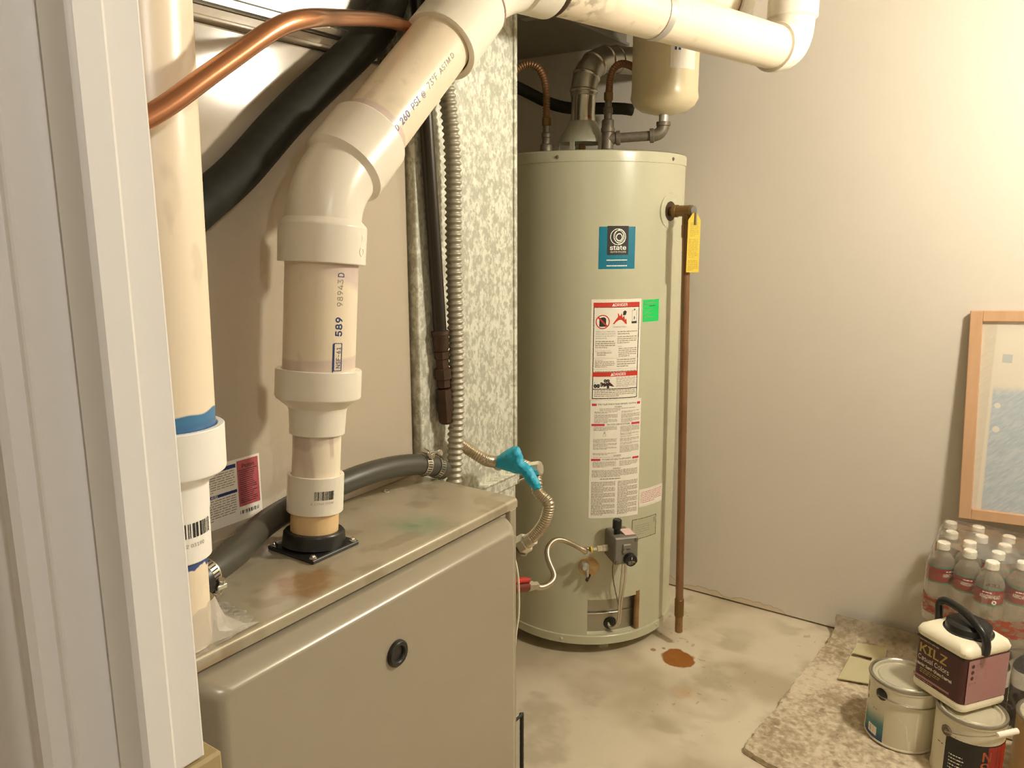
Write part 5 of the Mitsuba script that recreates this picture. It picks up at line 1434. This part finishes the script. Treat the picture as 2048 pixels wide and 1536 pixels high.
part(k, 'bail_ear', lathe([(0, 0.004), (0.004, 0.004), (0.010, 0.003), (0.0145, 0.0005), (0.0145, -0.003)], 28, (C1[0] - 0.0770 * 0.868, C1[1] + 0.0770 * 0.497, 0.145), (-0.868, 0.497, 0)), BLACK, 30, 'round black bail ear')
part(k, 'bail', tube([Wc(np.array([u]), np.array([v]), np.array([0.003]))[0] for u, v in zip(np.linspace(-0.032, 0.110, 24), 0.137 + 0.004 * np.cos(np.linspace(0, 3, 24)))], 0.0016, 8), STEEL, 40)
paint_can('paint_can_001', C2, R2, CAN_LABEL, CAN_LID, 'paint can with a black and red label under the white jug')
k = 'paint_can_001'
Wc2 = on_cyl((C2[0], C2[1], 0), up, (-0.98, -0.05, 0), R2 - 0.0015)
P = Print(Wc2)
P.rect(-0.046, 0.022, 0.11, 0.128, INK, 0.0004)
P.poly([(-0.046, 0.128), (0.006, 0.128), (-0.024, 0.1315), (-0.046, 0.139)], INK, 0.0004)
P.rect(0.040, 0.04, 0.11, 0.125, RED_PAINT, 0.0007)
P.text('N', 0.026, 0.092, 0.022, BRICK, bold=True, h=0.001); P.text('S', 0.024, 0.064, 0.024, BRICK, bold=True, h=0.001); P.text('S', 0.030, 0.038, 0.020, BRICK, bold=True, h=0.001)
for i in range(5):
    P.lines(-0.036, 0.015, 0.085 - i * 0.008, 0.091 - i * 0.008, 1, WHITE_INK, 0.4, 30 + i)
P.rect(-0.068, 0.098, -0.052, 0.100, INK)
P.emit(k)
part(k, 'bail_ear', lathe([(0, 0.004), (0.003, 0.004), (0.007, 0.0015), (0.0105, 0.003), (0.0125, 0.0005), (0.0125, -0.002)], 24, Wc2(np.array([-0.047]), np.array([0.136]), np.array([0.0]))[0], (-0.80, 0.60, 0)), IRON, 30, 'round metal bail ear')
part(k, 'bail', tube([Wc2(np.array([u]), np.array([v]), np.array([0.006]))[0] for u, v in zip(np.linspace(-0.047, 0.10, 24), 0.136 + 0.026 * np.sin(np.linspace(0, 1.7, 24)))], 0.0016, 8), STEEL, 40)
part(k, 'bail_grip', cyl((1.796, -0.008, 0.171), (1.826, -0.043, 0.178), 0.0062, 16, 0.001), CAP, 40, 'white plastic handle grip')
paint_can('paint_can_002', C3, R1, CAN_TAN, CAN_LID, 'tan paint can cut by the right edge of the picture')

# white paint jug with black lid and handle, standing across the two cans
jg = 'paint_jug'
tag(jg, 'white paint jug with maroon label, black lid and black handle on the cans', 'paint jug')
JC, JA = np.array([1.916, 0.078]), math.radians(-36.0)
JX, JY = np.array([math.cos(JA), math.sin(JA)]), np.array([-math.sin(JA), math.cos(JA)])
JZ = CH + 0.001


def jug_loft(levels, n=8):
    """levels: (z, half width, corner radius)"""
    loops_ = []
    for z_, hw, r_ in levels:
        q_ = rr(-hw, hw, -hw, hw, r_, n)
        loops_.append(np.c_[JC[0] + q_[:, 0] * JX[0] + q_[:, 1] * JY[0], JC[1] + q_[:, 0] * JX[1] + q_[:, 1] * JY[1], np.full(len(q_), z_)])
    nq_ = len(loops_[0])
    V_ = np.vstack(loops_ + [loops_[0].mean(0)[None], loops_[-1].mean(0)[None]])
    F_ = []
    for k_ in range(len(loops_) - 1):
        for j_ in range(nq_):
            a_, b2, c_, d2 = k_ * nq_ + j_, k_ * nq_ + (j_ + 1) % nq_, (k_ + 1) * nq_ + (j_ + 1) % nq_, (k_ + 1) * nq_ + j_
            F_ += [[a_, b2, c_], [a_, c_, d2]]
    e_ = (len(loops_) - 1) * nq_
    F_ += [[(j_ + 1) % nq_, j_, len(V_) - 2] for j_ in range(nq_)] + [[e_ + j_, e_ + (j_ + 1) % nq_, len(V_) - 1] for j_ in range(nq_)]
    return trimesh.Trimesh(V_, F_, process=False)


HW = 0.0685
part(jg, 'body', jug_loft([(JZ, HW - 0.006, 0.016), (JZ + 0.004, HW - 0.001, 0.018), (JZ + 0.010, HW + 0.001, 0.018), (JZ + 0.018, HW, 0.017), (JZ + 0.021, HW - 0.002, 0.016), (JZ + 0.130, HW - 0.002, 0.016), (JZ + 0.133, HW, 0.017), (JZ + 0.140, HW + 0.0015, 0.018), (JZ + 0.150, HW - 0.002, 0.020), (JZ + 0.157, HW - 0.012, 0.024), (JZ + 0.161, HW - 0.024, 0.030)]), JUG, 40)
jl = f'{jg}__label'
HWL = HW - 0.002
m = jug_loft([(JZ + 0.0215, HWL + 0.0004, 0.0162), (JZ + 0.1295, HWL + 0.0004, 0.0162)])
add(jl, trimesh.Trimesh(m.vertices, m.faces[:-64], process=False), MAROON, 40)
labels[jl] = {'label': 'dark maroon paint label with gold and white lettering'}
o3 = lambda lx, ly, z_: np.array([JC[0] + lx * JX[0] + ly * JY[0], JC[1] + lx * JX[1] + ly * JY[1], z_])
Wf = on_plane(o3(-HWL - 0.0004, HWL, JZ + 0.0215), np.append(-JY, 0), (0, 0, 1))      # front face, u to the right
P = Print(Wf)
FWD_ = 2 * HWL
P.text('GREAT KIDS COVER PAINT', 0.012, 0.0985, 0.0035, INK_GREY, width=0.088)
P.m[INK_GREY].pop()
P.lines(0.012, 0.100, 0.096, 0.103, 1, INK_GREY, 0.5, 2)
P.text('KILZ', 0.012, 0.069, 0.0215, GOLD_INK, width=0.075, bold=True)
P.text('Casual Colors', 0.012, 0.051, 0.0115, WHITE_INK, width=0.083)
P.text('Interior Semi-Gloss Enamel', 0.006, 0.0365, 0.0072, WHITE_INK, width=0.098, bold=True)
P.lines(0.020, 0.075, 0.020, 0.033, 3, GOLD_INK, 0.4, 6)
P.rect(0.004, 0.007, 0.100, 0.0125, MAUVE); P.lines(0.006, 0.09, 0.001, 0.006, 1, MAUVE, 0.5, 7)
P.rect(0.004, 0.103, FWD_ - 0.004, 0.1075, INK)
P.emit(jl)
Wr = on_plane(o3(-HWL, -HWL - 0.0004, JZ + 0.0215), np.append(JX, 0), (0, 0, 1))
P = Print(Wr)
P.rect(0.008, 0.0015, FWD_ - 0.006, 0.1045, MAUVE, 0.0004)
for i in range(3):
    P.ring(0.021, 0.090 - i * 0.014, 0.0005, 0.0045, MAROON, 0.0008); P.lines(0.030, 0.046, 0.085 - i * 0.014, 0.095 - i * 0.014, 3, MAROON, 0.25, 8 + i)
P.lines(0.013, 0.050, 0.046, 0.052, 2, MAROON, 0.4, 14)
P.lines(0.056, 0.108, 0.008, 0.095, 26, PINK, 0.3, 15)
P.emit(jl)
LJ = o3(0.002, -0.008, JZ + 0.157)
part(jg, 'lid', lathe([(0.0, 0.026), (0.034, 0.0255), (0.040, 0.0225), (0.0455, 0.019), (0.047, 0.006), (0.051, 0.004), (0.051, 0.0), (0.03, -0.002)], 44, LJ), BLACK, 35, 'round black screw lid')
hz = JZ + 0.140
yy = np.append(JY, 0)
h1, h2 = o3(-0.004, 0.066, hz), o3(-0.020, -0.071, hz)
hpts = [h1, h1 + up * 0.030, h1 + up * 0.052, h1 + up * 0.061 - yy * 0.010, h1 + up * 0.063 - yy * 0.030, (h1 + h2) / 2 + up * 0.060 - yy * 0.012, h2 + up * 0.050 + yy * 0.022, h2 + up * 0.040 + yy * 0.008, h2 + up * 0.024, h2 - up * 0.002]
hpth = spline(hpts, 60)
hm = tube(hpth, 0.0088, 10, True, np.append(JX, 0))
part(jg, 'handle', hm, BLACK, 50, 'thick black carrying handle')

# ------------------------------------------------------------------ bodies of the bulb and of the unseen hall lights (out of frame)
part('light_bulb', 'socket', cat([cyl(LAMP + up * 0.068, LAMP + up * 0.115, 0.026, 20, 0.003), cyl(LAMP + up * 0.11, [LAMP[0], LAMP[1], ZC], 0.004, 10)]), BLACK, 30)
part('unseen_hall_light_001', 'base', cyl([-1.15, -0.5, 1.85], [-1.15, -0.5, ZC], 0.04, 24), TRIM, 30)
part('unseen_hall_light', 'base', cyl([0.06, -0.74, 1.775], [0.06, -0.74, ZC], 0.012, 24), TRIM, 30)
